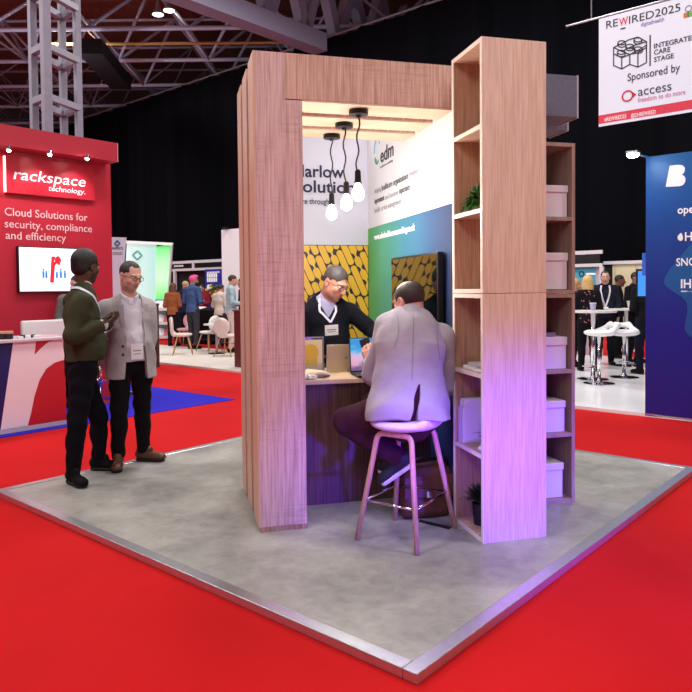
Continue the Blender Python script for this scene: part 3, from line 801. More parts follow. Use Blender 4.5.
# ---- screen on the right wall
A, B = at(391, 257.5, 0, XR - .063), at(437.5, 252.5, 0, XR - .063); ty0, ty1, tz1 = B[1], A[1], (A[2] + B[2]) / 2; tz0 = tz1 - .62
tv = T('wall_screen', 'black switched-off flat screen hung on the green-blue side wall', 'screen', (XR, (ty0 + ty1) / 2, tz0))
tv.part('housing', MB().box(XR - .062, XR - .02, ty0, ty1, tz0, tz1), BLACK, bevel=.004)
tv.part('glass', MB().box(XR - .0645, XR - .0625, ty0 + .018, ty1 - .012, tz0 + .03, tz1 - .016), mat('screen_glass', (6, 9, 12), rough=.04, spec=.9, coat=.6))
tv.part('wall_mount', MB().box(XR - .0195, XR - .0005, (ty0 + ty1) / 2 - .2, (ty0 + ty1) / 2 + .2, tz0 + .1, tz1 - .1), DARKM)
# ---- counter
ZD = .86; YD0, YD1 = .40, .98
dk = T('counter_desk', 'wooden service counter with pale oak top between pillars and side wall', 'counter', (.78, .7, 0))
dk.part('worktop', MB().box(.30, XR - .004, YD0, YD1, ZD - .03, ZD), TABLE, bevel=.002)
dk.part('front_panel', MB().box(.30, XR - .004, YD0 + .035, YD0 + .055, 0.0, ZD - .031), wood('dark_front', (104, 72, 62), (90, 60, 52), (95, 66, 54), 2, rough=.4, blotch=.6))
dk.part('side_panel', MB().box(.30, .32, YD0 + .056, YD1 - .02, 0, ZD - .031), OAK_IN)
dk.part('side_panel', MB().box(XR - .024, XR - .004, YD0 + .056, YD1 - .02, 0, ZD - .031), OAK_IN)
# ================================================================ shelving
SX, SW, SY, SD = 1.2153, .402, -.545, .43
def boards(t, x0, x1, y0, y1, zs, open_x, mside, back=None):
    pass
tk = .025
def near_unit(z0, z1, mids, lab):
    t = T('open_bookcase', lab, 'bookcase', (SX + SW / 2, SY + SD / 2, z0), group='bookcase units of the booth')
    x0, x1, y0, y1 = SX, SX + SW, SY, SY + SD
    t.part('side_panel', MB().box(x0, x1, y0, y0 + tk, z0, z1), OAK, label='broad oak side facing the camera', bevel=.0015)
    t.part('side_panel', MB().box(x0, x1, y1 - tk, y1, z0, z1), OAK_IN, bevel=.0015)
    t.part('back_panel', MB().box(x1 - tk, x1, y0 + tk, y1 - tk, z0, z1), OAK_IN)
    for nm, z in (('bottom_board', z0 + tk / 2), ('top_board', z1 - tk / 2)) + tuple(('shelf_board', z) for z in mids):
        t.part(nm, MB().box(x0 + .001, x1 - tk, y0 + tk, y1 - tk, z - tk / 2, z + tk / 2), OAK_X)
    e = MB(); ew = .004
    for y in (y0 - .0005, y1 - tk): e.box(x0 - ew, x0 - .0005, y, y + tk + .0005, z0, z1)
    for z in (z0 + tk / 2, z1 - tk / 2) + tuple(mids): e.box(x0 - ew, x0 - .0005, y0 + tk, y1 - tk, z - tk / 2, z + tk / 2)
    t.part('edge_band', e, EDGE)
    return t
near_unit(0, 1.441, (.50, .967), 'lower unit of the tall oak bookcase beside the stool, open to the left')
near_unit(1.444, 2.892, (1.918, 2.394), 'upper unit of the tall oak bookcase, green plant on its shelf')
X2a, X2b, Y2 = 1.33, 2.156, .37
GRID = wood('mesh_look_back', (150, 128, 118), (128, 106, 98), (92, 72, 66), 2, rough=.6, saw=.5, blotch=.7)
def far_unit(z0, z1, mids, lab):
    t = T('open_bookcase', lab, 'bookcase', ((X2a + X2b) / 2, Y2 / 2, z0), group='bookcase units of the booth')
    t.part('side_panel', MB().box(X2a, X2a + tk, .0, Y2, z0, z1), OAK_DIM); t.part('side_panel', MB().box(X2b - tk, X2b, .0, Y2, z0, z1), OAK_DIM, bevel=.002)
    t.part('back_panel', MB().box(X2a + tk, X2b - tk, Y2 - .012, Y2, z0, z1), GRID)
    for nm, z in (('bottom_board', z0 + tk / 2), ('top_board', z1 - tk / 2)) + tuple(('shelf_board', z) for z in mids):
        t.part(nm, MB().box(X2a + tk, X2b - tk, .0, Y2 - .012, z - tk / 2, z + tk / 2), OAK_DIM)
far_unit(0, 1.428, (.466, .900), 'lower unit of the shelving with white boxes, behind the tall bookcase')
far_unit(1.431, 2.445, (1.936,), 'upper unit of the shelving with white boxes, below the grey beam ends')
# ---- lidded boxes
BOXM = mat('white_card', (222, 214, 224), rough=.6, var=.02)
def storage_box(z, w, h, xr, lab, lidf=.3):
    xl = xr - w; y0, y1 = .035, .30
    t = T('storage_box', lab, 'storage box', ((xl + xr) / 2, (y0 + y1) / 2, z), group='white lidded boxes on the shelving')
    t.part('box_body', MB().box(xl + .006, xr - .006, y0 + .006, y1 - .006, z + .0005, z + h - .02), BOXM, bevel=.003)
    t.part('lid', MB().box(xl, xr, y0, y1, z + h * (1 - lidf), z + h), BOXM, bevel=.003)
def xat(px, z): return at(px, 300, 1, .04)[0]
for z, px, hgt, lab, lf in ((1.949, 568, .215, 'white lidded storage box on the topmost board of the right shelving', .22), (1.4575, 573, .25, 'large white lidded storage box standing on the shelving joint', .22),
                        (.913, 567, .22, 'white lidded storage box with a grey tray on its lid', .26), (.479, 565.5, .215, 'white lidded storage box second from the floor, bare lid, dark sprig behind', .22), (.0255, 563.5, .24, 'white lidded storage box in the bottom compartment next to the floor', .2)):
    storage_box(z + .001, .30, hgt, min(xat(px, z), X2b - tk - .006), lab, lf)
zt = .913 + .001 + .22
xx = xat(551, 0)
T('document_tray', 'small grey tray lying on the lid of a white box', 'tray', (xx, .16, zt), mb=MB().box(xx - .1, xx + .04, .06, .26, zt + .002, zt + .02).box(xx - .1, xx + .045, .055, .063, zt + .002, zt + .03), m=mat('tray_grey', (120, 108, 130), rough=.5))
# ---- plants
LEAF = mat('leaf_green', (52, 104, 34), rough=.45, var=.35, vscale=30)
LEAFD = mat('leaf_dark', (26, 52, 24), rough=.5, var=.3, vscale=30)
def plant(c, pot_r, pot_h, potm, leafm, n, L, w, spread, lab, seed, upb=1., nm='potted_plant'):
    rnd = random.Random(seed); c = V3(c)
    t = T(nm, lab, 'plant', c)
    t.part('pot', MB().lathe([(pot_r * .78, 0), (pot_r, pot_h), (pot_r * .9, pot_h), (pot_r * .86, pot_h * .9)], c, 18), potm, smooth=False)
    mb = MB(); o = c + V3([0, 0, pot_h * .95])
    for i in range(n):
        a = rnd.random() * 6.283; tilt = rnd.random() ** .7 * spread; l = L * (.6 + .5 * rnd.random())
        d = V3([math.cos(a) * math.sin(tilt), math.sin(a) * math.sin(tilt), math.cos(tilt) * upb]); sd = nz(np.cross(d, (0, 0, 1)) + 1e-4); b = o + sd * (rnd.random() - .5) * pot_r
        droop = V3([0, 0, -.35 * l * math.sin(tilt)])
        pts = [(b, .25), (b + d * l * .45, 1.), (b + d * l * .8 + droop * .4, .75), (b + d * l + droop, .05)]
        vs = [p + sd * w * k * s_ for p, k in pts for s_ in (-.5, .5)]
        mb.add(vs, [(0, 1, 3, 2), (2, 3, 5, 4), (4, 5, 7, 6)])
    t.part('leaves', mb, leafm, kind=None)
pz = 1.918 + tk / 2
plant((SX + .075, SY + .24, pz), .032, .075, mat('pot_white', (215, 215, 215), rough=.4), LEAF, 260, .105, .022, 2.0, 'bushy green plant in a small white pot on the bookcase', 1)
plant((SX + .10, SY + .25, tk), .055, .13, mat('pot_black', (20, 20, 24), rough=.5), LEAFD, 220, .15, .012, 1.1, 'dark grassy plant in a black pot on the bookcase bottom', 2)
plant((SX + .15, SY + .2, .513), .03, .06, mat('pot_white', (1, 1, 1)), LEAFD, 70, .13, .014, 1.2, 'small dark sprig plant on the shelf beside white magazine files', 3)
plant((xat(551, 0), .2, 479e-3 + .001 + .216), .02, .02, mat('pot_black', (1, 1, 1)), LEAFD, 30, .1, .014, 1.3, 'dark sprig standing on a lidded box in the shelving', 4)
# ---- magazine files and papers on the near bookcase
FILEM = mat('file_card', (216, 210, 222), rough=.6)
for i, (yy, lab) in enumerate(((SY + SD - .075, 'white magazine file against the bookcase back, oval mark on its side'), (SY + SD - .115, 'white magazine file in front, nearer the camera than its twin'))):
    z = .5135; x0, x1 = SX + .01, SX + .25
    t = T('magazine_file', lab, 'magazine file', (SX + .13, yy, z), group='magazine files on the bookcase')
    out = [(x0, yy, z), (x1, yy, z), (x1, yy, z + .27), (x0 + .06, yy, z + .27), (x0, yy, z + .22)]
    t.part('file_case', MB().plate(out, (0, 1, 0), .032), FILEM, bevel=.002)
    if i == 1:
        t.part('mark', MB().lathe([(.013, 0), (.016, .0), (.016, .001), (.013, .001)], (x0 + .12, yy - .0015, z + .05), 20, (0, -1, 0), cap=False), DGREY_T)
        t.part('mark_line', MB().box(x0 + .14, x0 + .19, yy - .0015, yy - .0005, z + .045, z + .052), GREY_T)
    for k in range(3): t.part('leaflet', MB().box(x0 + .012, x1 - .01, yy + .004 + k * .009, yy + .010 + k * .009, z + .2, z + .275 - k * .006), PAPER)
for k, (dz, lab) in enumerate(((0, 'white booklet at the bottom of the small pile on the bookcase shelf'), (.021, 'grey-white booklet on top of the small pile on the bookcase shelf'))):
    x = SX + .09 + .02 * k; y = SY + .25 - .03 * k; z = .9805 + dz
    T('booklet', lab, 'booklet', (x, y, z), group='booklets on the bookcase shelf', mb=MB().box(x - .07, x + .1, y - .07, y + .08, z + .001, z + .02), m=PAPER if k == 0 else mat('grey_paper', (190, 188, 190), rough=.7), bevel=.002)
x, y, z = SX + .07, SY + .1, .9805
T('paper_sheet', 'loose white papers at the front edge of the bookcase shelf', 'paper', (x, y, z), mb=MB().obox((x, y, z + .008), (.055, .065, .006), ((1, .15, 0), (-.15, 1, 0), (0, 0, 1))), m=PAPER)
x, y, z = SX + .06, SY + .12, .5135
T('paper_roll', 'small crumpled white paper in front of the magazine files', 'paper', (x, y, z), mb=MB().ball((x, y, z + .014), (.04, .03, .014), 10), m=PAPER)
# ================================================================ clothing for the figures
def cloth(name, col, var=.06, rough=.9, bump=.4, bs=8, sheen=.0, bdist=.03):
    return mat(name, col, rough=rough, var=var, vscale=14, bump=bump, bscale=bs, sheen=sheen, spec=.15, bdist=bdist)
BAND = mat('lanyard_white', (216, 216, 228), rough=.6)
CARD = mat('badge_card', (235, 236, 240), rough=.4)
def stand(base, face, h=1.78, hface=None, wid=.185, arms=('down', 'down'), step=.0, lean=0.):
    """joints of a standing figure on base, facing a direction"""
    b = V3(base); f = nz([face[0], face[1], 0]); L = np.cross((0, 0, 1), f); u = V3((0, 0, 1)); s = h / 1.78
    at_ = lambda l, fr, z: b + L * l * s + f * (fr + lean * max(0, z - .95)) * s + u * z * s
    J = dict(pelvis=at_(0, -.01, .95), neck=at_(0, -.005, 1.505), shL=at_(wid, -.015, 1.445), shR=at_(-wid, -.015, 1.445), head=at_(0, .045, 1.655), face=nz(hface if hface is not None else f),
             hipL=at_(.088, 0, .92), hipR=at_(-.088, 0, .92), knL=at_(.1, .02 + step, .5), knR=at_(-.1, .02 - step * .3, .5), anL=at_(.11, -.02 + step, .1), anR=at_(-.11, -.02 - step, .1))
    J['toeL'] = J['anL'] + f * .2 + L * .04; J['toeR'] = J['anR'] + f * .2 - L * .04
    for sd, sg, a in (('L', 1, arms[0]), ('R', -1, arms[1])):
        if a == 'down':
            J['el' + sd] = at_(sg * (wid + .055), -.03, 1.15); J['wr' + sd] = at_(sg * (wid + .05), .03, .91); J['hd' + sd] = V3((0, 0, -1)) + f * .1; J['pn' + sd] = -L * sg
        elif a == 'bent':
            J['el' + sd] = at_(sg * (wid + .06), -.02, 1.15); J['wr' + sd] = at_(sg * (wid - .06), .22, 1.12); J['hd' + sd] = nz(f - L * sg * .5 + u * .1); J['pn' + sd] = u * .6 - L * sg * .5
        elif a == 'up':
            J['el' + sd] = at_(sg * (wid + .05), .06, 1.16); J['wr' + sd] = at_(sg * (wid - .1), .27, 1.28); J['hd' + sd] = nz(f * .6 - L * sg * .5 + u * .5); J['pn' + sd] = -f * .3 - L * sg + u * .2
        elif a == 'fold':
            J['el' + sd] = at_(sg * (wid + .05), .04, 1.16); J['wr' + sd] = at_(-sg * .02, .2, 1.17); J['hd' + sd] = nz(-L * sg + f * .1); J['pn' + sd] = -f
    return J
def trousers(p, m, stop=.985, o=.02, wr=.002, res=None, name='trousers'):
    J = p.J; b = p.bulk; ax = J['neck'] - J['pelvis']
    q = [cone(J['pelvis'] - ax * .03, J['pelvis'] + ax * .16, .15 * b + o * .6, .15 * b + o * .5, .05, (p.front, .68 + .12 * p.belly)), cone(J['hipL'], J['hipR'], .088 * b + o * .3, .088 * b + o * .3, .03)] + p.leg('L', o, stop) + p.leg('R', o, stop)
    return p.put(name, q, m, res=res, wr=wr, wf=30)
def top(p, m, name='sweater', o=.016, hem=.0, arm_stop=.93, ao=.014, wr=.0025, extra=(), wf=24, res=None, skirt=0.):
    J = p.J; q = p.torso(o)
    if hem > 0: q.append(cone(J['pelvis'] + p.up * .02, J['pelvis'] - p.up * hem, .152 * p.bulk + o + skirt, .153 * p.bulk + o + skirt * 1.3, .03, (p.front, .82 + .1 * p.belly)))
    for sd in 'LR': q += p.arm(sd, ao, arm_stop)
    q += [cut(J['pelvis'] - V3((0, 0, hem)), (0, 0, -1))]
    q += list(extra)
    return p.put(name, q, m, wr=wr, wf=wf, res=res)
def badge(p, c, w=.085, h=.11, n=None, parent=None):
    n = nz(n if n is not None else p.front); x = nz(np.cross(p.up, n)); u = np.cross(n, x)
    o = p.t.part('badge', MB().obox(V3(c) + n * .006 - u * h / 2, (w / 2, h / 2, .002), (x, u, n)), CARD, parent=parent)
    p.t.part('badge_print', MB().obox(V3(c) + n * .0085 - u * h * .45, (w * .34, .004, .0006), (x, u, n)).obox(V3(c) + n * .0085 - u * h * .65, (w * .28, .003, .0006), (x, u, n)), GREY_T, parent=o)
def glasses(p, m):
    h = p.hp; mb = MB(); k = p.hd
    for sg in (1, -1):
        c = h((sg * .032, -.108, .002)); pts = []
        for i in range(17):
            a = 2 * math.pi * i / 16; pts.append(c + p.HR @ V3((math.cos(a) * .024, abs(math.cos(a)) * .003, math.sin(a) * .016)) * k)
        mb.tube(pts, .0022, 6, cap=False); mb.tube([h((sg * .055, -.103, .006)), h((sg * .083, -.03, .008)), h((sg * .084, .02, .0))], .002, 6)
    mb.tube([h((.01, -.112, .006)), h((0, -.115, .009)), h((-.01, -.112, .006))], .002, 6)
    p.t.part('glasses', mb, m, smooth=True)
def collar(p, m, o=.012, name='collar', hgt=.05):
    nk = p.J['neck']; ax = nz(p.J['head'] - nk)
    q = [cone(nk - p.up * .02, nk + ax * hgt, .07 + o, .06 + o, .02), cone(nk + ax * .02, nk + ax * .2, .058, .058, .005, op='-')]
    q.append(wedge([(nk + p.lat * .006 + p.up * -.02, p.lat * 1 - p.up * .45), (nk - p.lat * .006 + p.up * -.02, -p.lat - p.up * .45), (nk, -p.front)]))
    q.append(cut(nk + ax * (hgt + .012) - p.front * 0, ax + p.front * .35))
    p.put(name, q, m)
def phone_at(p, sd, lab, tilt=0., off=.026):
    J = p.J; w = J['wr' + sd]; d = nz(J['hd' + sd]); n = nz(J['pn' + sd] - d * (J['pn' + sd] @ d)); s_ = np.cross(n, d)
    c = w + d * .105 + n * off; t = T('mobile_phone', lab, 'phone', c)
    l = nz(d + s_ * tilt); s2 = np.cross(n, l)
    t.part('phone_body', MB().obox(c, (.036, .075, .004), (s2, l, n)), BLACK, bevel=.003)
    t.part('phone_screen', MB().obox(c + n * .0043, (.033, .071, .0004), (s2, l, n)), mat('phone_glass', (14, 16, 22), rough=.08))
    return t
NAVYTR = cloth('navy_trousers', (12, 12, 20)); BLACKTR = cloth('black_trousers', (18, 15, 19)); MAROONTR = cloth('maroon_trousers', (62, 30, 44))
BLACKSH = mat('black_shoe', (7, 7, 8), rough=.8, var=.1, spec=.2); BROWNSH = mat('brown_leather', (92, 56, 40), rough=.45, var=.15, vscale=25); NAVYSH = mat('navy_shoe', (30, 30, 44), rough=.7)
SOLEB = mat('black_sole', (14, 14, 16), rough=.6); SOLEW = mat('white_sole', (232, 228, 236), rough=.5)
SHIRT = cloth('white_shirt', (205, 203, 212), var=.04)

# ---------------------------------------------------------------- man in the olive sweater
f_ = nz((.96, .28, 0)); L_ = np.cross((0, 0, 1), f_)
anR = at(73, 471, 2, .1); anL = at(99, 458, 2, .1); base = (anR + anL) / 2; base[2] = 0
yb = base[1]
c = P(77.5, 302.5, yb); nk = P(82.5, 289, yb); pv_ = P(81, 367, yb)
J = stand(base, f_, 1.82)
J.update(pelvis=pv_, neck=nk, shR=c - L_ * .185 , shL=c + L_ * .185, head=P(86, 266.5, yb + .02), face=nz((.68, .74, -.1)), hipL=pv_ + L_ * .09 + V3((0, 0, -.03)), hipR=pv_ - L_ * .09 + V3((0, 0, -.03)), anR=anR, anL=anL, knR=P(77, 424, anR[1] + .0), knL=P(99, 418, anL[1]))
J['toeR'] = at(86, 489, 2, 0) + V3((0, 0, .0)); J['toeR'][2] = .1; J['toeL'] = at(124, 470, 2, .0); J['toeL'][2] = .1
J['elR'] = P(73, 336, yb - .24); J['wrR'] = P(100, 326, yb - .17); J['hdR'] = nz(P(118, 317, yb - .08) - J['wrR']); J['pnR'] = V3((-.25, .35, .9))
J['elL'] = P(93, 333, yb + .2); J['wrL'] = P(108, 322, yb + .1); J['hdL'] = nz(P(118, 318, yb + .0) - J['wrL']); J['pnL'] = V3((-.2, -.5, .85))
g1 = Person(J, (86, 56, 42), .0065, 1.1, .12, 'person', 'man in olive green sweater and navy trousers, back turned, holding a phone', root=base, hd=1.04)
g1.body((('L', .55), ('R', .6)), lips=(88, 50, 46), beard=(22, 17, 16), sh=.85)
g1.hair((20, 17, 18), 'afro')
top(g1, cloth('olive_knit', (62, 64, 46)), hem=-.055, o=.022, ao=.024, wr=.0035, wf=19)
trousers(g1, NAVYTR, .97, .012, .003)
q = [cone(g1.J['elR'] + (g1.J['wrR'] - g1.J['elR']) * .86, g1.J['wrR'] + nz(g1.J['wrR'] - g1.J['elR']) * .02, .05, .044, .01)]
g1.put('shirt_cuff', q, SHIRT)
collar(g1, SHIRT, .006, hgt=.06)
for sd in 'LR': g1.shoe(sd, BLACKSH, SOLEB)
tr = g1.bvh(['sweater'])
N_, U_ = g1.J['neck'], g1.up
g1.ribbon('lanyard', [N_ - g1.front * .08 - g1.lat * .0 + U_ * .0, N_ - g1.lat * .085 - g1.front * .02, N_ - g1.lat * .1 + g1.front * .1 - U_ * .13, N_ - g1.lat * .05 + g1.front * .14 - U_ * .3, N_ + g1.front * .16 - U_ * .4], .022, BAND, tr, .006)
g1.ribbon('lanyard', [N_ - g1.front * .08, N_ + g1.lat * .085 - g1.front * .02, N_ + g1.lat * .1 + g1.front * .1 - U_ * .13, N_ + g1.lat * .05 + g1.front * .14 - U_ * .3, N_ + g1.front * .16 - U_ * .4], .022, BAND, tr, .006)
phone_at(g1, 'R', 'dark phone in the hand of the man in the olive sweater')

# ---------------------------------------------------------------- man in the light grey blazer
f_ = nz((.32, -.95, 0)); L_ = np.cross((0, 0, 1), f_)
anR = at(118, 456, 2, .1); anL = at(144, 449.5, 2, .1); base = (anR + anL) / 2; base[2] = 0; yb = base[1]
nk = P(129, 300, yb); pv_ = P(131, 357, yb)
J = stand(base, f_, 1.76)
c = P(127.5, 308.5, yb)
J.update(pelvis=pv_, neck=nk, shL=c + L_ * .172, shR=c - L_ * .185, head=P(130.5, 276, yb - .06), face=nz((.62, -.74, -.3)), hup=V3((.03, .0, 1)), hipL=pv_ + L_ * .09 - V3((0, 0, .03)), hipR=pv_ - L_ * .09 - V3((0, 0, .03)), anR=anR, anL=anL, knR=P(119.5, 408, anR[1] - .02), knL=P(142, 404, anL[1] - .02))
J['toeR'] = anR + V3((.0, -.2, 0)); J['toeL'] = anL + V3((.2, -.08, 0))
J['elR'] = P(100, 343, yb + .03); J['wrR'] = P(106, 365, yb + .02); J['hdR'] = V3((.05, -.1, -1)); J['pnR'] = V3((1, .2, 0))
J['elL'] = P(149.5, 338, yb + .1); J['wrL'] = P(145.5, 364, yb + .06); J['hdL'] = V3((-.15, -.1, -1)); J['pnL'] = V3((-1, 0, 0))
g2 = Person(J, (212, 162, 142), .0065, .96, .05, 'person', 'man in light grey blazer with glasses, facing the man in the olive sweater', root=base, hd=1.0)
g2.body(beard=(110, 84, 74), sh=.35)
g2.hair((40, 33, 34), 'receding')
GREYBL = cloth('grey_blazer', (172, 166, 168))
pv_, ax, fr, lt, up_ = J['pelvis'], J['neck'] - J['pelvis'], g2.front, g2.lat, g2.up
def opening(p, w_top, w_mid, w_bot, k=0.):
    a = p.J['neck'] + p.up * .0; b = p.J['pelvis'] + p.up * .0; fr, lt = p.front, p.lat
    def side(sg, ltw, z0, w0, z1, w1):
        p0 = b + p.up * z0 + lt * sg * w0; p1 = b + p.up * z1 + lt * sg * w1; d = nz(p1 - p0); n = nz(np.cross(fr, d)); n = n if n @ lt * sg > 0 else -n
        return (p0, n)
    H_ = np.linalg.norm(a - b)
    return [wedge([side(1, lt, .1, w_mid, H_, w_top), side(-1, lt, .1, w_mid, H_, w_top), (b + p.up * .1, -p.up), (b + fr * .01, -fr)]),
            wedge([side(1, lt, -.25, w_bot, .1, w_mid), side(-1, lt, -.25, w_bot, .1, w_mid), (b + p.up * .1005, p.up), (b + fr * .01, -fr)])]
top(g2, GREYBL, 'blazer', skirt=.022, o=.034, ao=.024, hem=.17, arm_stop=.97, wr=.003, wf=17, extra=opening(g2, .085, .075, .1))
top(g2, SHIRT, 'shirt', o=.006, ao=.002, hem=.03, arm_stop=.9, wr=.002, wf=40)
collar(g2, SHIRT, .014, hgt=.055)
# lapels
for sg in (1, -1):
    b = pv_; H_ = np.linalg.norm(ax)
    p0 = b + up_ * .12 + lt * sg * .076; p1 = b + up_ * H_ + lt * sg * .085
    q = [x for x in g2.torso(.037)] + [cut(p0 + lt * sg * .0, nz(-lt * sg)), cut(b + lt * sg * .085 + up_ * .12, nz(lt * sg * 1. - up_ * .16)), cut(b + up_ * .14, -up_), cut(b + up_ * (H_ - .03), up_), cut(b + fr * .02, -fr)]
    g2.put('lapel', q, mat('lapel_grey', (160, 154, 157), rough=.85, bump=.2))
g2.put('belt', [cone(pv_ + up_ * .035, pv_ + up_ * .06, .17, .168, .0, (fr, .7)), cut(pv_ + up_ * .03, -up_), cut(pv_ + up_ * .068, up_)], mat('belt_leather', (30, 24, 24), rough=.4))
bk = pv_ + up_ * .049 + fr * .124
g2.t.part('belt_buckle', MB().obox(bk, (.022, .016, .004), (lt, up_, fr)), CHROME)
trousers(g2, BLACKTR, .98, .016, .003)
for sd in 'LR': g2.shoe(sd, BROWNSH, SOLEB)
glasses(g2, mat('glasses_dark', (30, 28, 30), rough=.3))
tr = g2.bvh(['blazer', 'shirt'])
N_, U_ = J['neck'], up_
e1 = N_ + fr * .12 - U_ * .36 + lt * .005
o1, pe, pn = g2.ribbon('lanyard', [N_ + lt * .075 - fr * .02 + U_ * .01, N_ + lt * .08 + fr * .06 - U_ * .08, N_ + lt * .06 + fr * .1 - U_ * .2, e1], .018, mat('lanyard_grey', (205, 206, 214), rough=.6), tr, .004, dirn=fr)
o2, pe, pn = g2.ribbon('lanyard', [N_ - lt * .075 - fr * .02 + U_ * .01, N_ - lt * .08 + fr * .06 - U_ * .08, N_ - lt * .055 + fr * .1 - U_ * .2, e1], .018, mat('lanyard_grey', (205, 206, 214), rough=.6), tr, .004, dirn=fr)
badge(g2, pe, .1, .13, n=fr)
for z, sg in ((.085, 1), (.155, 1)):
    hit = tr.ray_cast(Vector(pv_ + up_ * (z - .05) - lt * .105 + fr * .5), Vector(-fr), 1.)
    if hit[0]: g2.t.part('button', MB().lathe([(.011, 0), (.011, .004), (.002, .006)], V3(hit[0]), 12, tuple(fr)), BLACK)

# ---------------------------------------------------------------- man on the stool
base = V3((.84, -.27, 0))
pv_ = V3((.86, -.26, .775)); nk = P(411, 318, -.11)
J = dict(pelvis=pv_, neck=nk, shL=P(389, 328, -.06), shR=P(440.5, 338, -.15), head=P(409, 302, -.06), face=nz((-.42, .85, -.28)), hup=V3((-.06, .05, 1)),
         hipL=V3((.77, -.22, .74)), hipR=V3((.95, -.2, .74)), knL=P(347, 421, .0), knR=V3((.80, .22, .72)), anL=P(397, 457, -.13), anR=V3((.93, .13, .33)))
J['dnL'] = nz(V3((.42, -.15, -.6))); J['toeL'] = P(371, 480, -.05) ; J['dnR'] = V3((0, 0, -1)); J['toeR'] = J['anR'] + V3((-.1, .2, 0))
J['elL'] = P(376, 375, .05); J['wrL'] = P(371, 363, .22); J['hdL'] = nz(V3((-.12, .25, .55))); J['pnL'] = V3((.55, .85, -.1))
J['elR'] = P(444, 384, -.06); J['wrR'] = P(428, 388, .16); J['hdR'] = nz(V3((-.6, .6, .0))); J['pnR'] = V3((-.2, .1, -1))
g3 = Person(J, (205, 150, 132), .006, 1.27, .5, 'person', 'stout balding man in pale blazer on the wooden stool, seen from behind', root=base, hd=1.07)
g3.body((('L', .5), ('R', .5)))
g3.hair((44, 28, 24), 'bald_crown')
PALEBL = cloth('linen_blazer', (164, 158, 166), var=.05)
up_, fr, lt = g3.up, g3.front, g3.lat
q = [cone(pv_ + up_ * .1, pv_ - up_ * .07 - fr * .02, .215, .262, .04, (fr, .72)), cone(pv_ + up_ * .28 - fr * .02, pv_ + up_ * .40 - fr * .02, .18, .175, .03, (fr, .72)), cone(J['shL'] * .85 + J['shR'] * .15 - up_ * .03, J['shR'] * .85 + J['shL'] * .15 - up_ * .03, .085, .085, .04)]
v0 = pv_ - fr * .3 + lt * -.03
vent = wedge([(v0 + lt * .014, nz(lt + up_ * .1)), (v0 - lt * .014, nz(-lt + up_ * .1)), (pv_ - fr * .06, fr), (pv_ + up_ * .105, up_)])
q = g3.torso(.022) + q
for sd in 'LR': q += g3.arm(sd, .026, .96, .008)
q += [cone(J['shR'] + lt * .05 - up_ * .04, J['elR'] + lt * .07 + up_ * .02, .085, .075, .04), cone(J['shL'] - lt * .05 - up_ * .04, pv_ + lt * .12 + up_ * .15, .085, .09, .04)]
q += [cone(nk - up_ * .0 + fr * .0, nk + nz(J['head'] - nk) * .015, .095, .078, .02), vent, cut(pv_ - up_ * .095, -up_ + fr * .1 - lt * .06)]
g3.put('blazer', q, PALEBL, wr=.0055, wf=15)
tr3 = g3.bvh(['blazer'])
g3.ribbon('back_seam', [nk - fr * .1 - up_ * .02, nk - fr * .12 - up_ * .2, pv_ - fr * .16 + up_ * .12], .004, mat('seam_dark', (142, 136, 144), rough=.9), tr3, .0015, dirn=-fr)
for sg in (1, -1):
    s0 = J['shL' if sg > 0 else 'shR']; g3.ribbon('sleeve_seam', [s0 - lt * sg * .035 + up_ * .06, s0 - lt * sg * .045 - up_ * .06, s0 - lt * sg * .02 - up_ * .17], .004, mat('seam_dark', (142, 136, 144)), tr3, .0015, dirn=-fr)
g3.put('collar', [cone(nk - up_ * .005, nk + nz(J['head'] - nk) * .06, .1, .08, .01), cone(nk, J['head'], .066, .066, .005, op='-'), cut(nk + fr * .03, fr), cut(nk + nz(J['head'] - nk) * .062, nz(J['head'] - nk))], PALEBL)
trousers(g3, MAROONTR, .95, .02, .003)
for sd in 'LR': g3.shoe(sd, NAVYSH, SOLEW, thick=.024)
phone_at(g3, 'L', 'dark phone in the hand of the man on the stool', off=.022)

# ---------------------------------------------------------------- man behind the counter in the booth
yb = 1.22; base = P(330, 400, yb); base[2] = 0
f_ = nz((.3, -.95, 0)); L_ = np.cross((0, 0, 1), f_)
J = stand(base, f_, 1.76)
nk = P(326, 300, yb); pv_ = P(328, 385, yb + .12); pv_[2] = .95
J.update(pelvis=pv_, neck=nk, shR=P(304, 312.5, yb + .05), shL=P(350, 311.5, yb + .02), head=P(335.5, 283, yb - .08), face=nz((.45, -.72, -.45)), hup=V3((.1, 0, 1)),
         hipL=pv_ + L_ * .09 - V3((0, 0, .03)), hipR=pv_ - L_ * .09 - V3((0, 0, .03)))
J['elL'] = P(371, 330, yb - .02); J['wrL'] = P(389, 350, yb - .22); J['hdL'] = nz(V3((.3, -.35, -.1))); J['pnL'] = V3((0, 0, -1))
J['elR'] = P(300, 347, yb + .06); J['wrR'] = P(306, 366, yb - .16); J['hdR'] = nz(V3((.4, -.7, -.1))); J['pnR'] = V3((0, 0, -1))
g4 = Person(J, (196, 140, 118), .006, 1.08, .2, 'person', 'man in black jumper with glasses leaning over behind the booth counter', root=base, hd=1.08)
g4.body(beard=(120, 92, 82), sh=.3)
g4.hair((58, 50, 48), 'short')
JUMP = cloth('black_jumper', (20, 21, 30))
up_, fr, lt = g4.up, g4.front, g4.lat; N_ = nk
vneck = wedge([(N_ - up_ * .11, nz(lt - up_ * .62)), (N_ - up_ * .11, nz(-lt - up_ * .62)), (N_, -fr)])
top(g4, JUMP, 'jumper', o=.02, ao=.018, hem=.0, arm_stop=.96, wr=.0025, wf=20, extra=[vneck])
top(g4, cloth('lilac_shirt', (150, 148, 178)), 'shirt', o=.004, ao=.002, hem=-.3, arm_stop=.3, wr=0)
collar(g4, cloth('lilac_shirt', (1, 1, 1)), .008)
trousers(g4, NAVYTR, .98, .016, res=.01)
for sd in 'LR': g4.shoe(sd, BLACKSH, SOLEB)
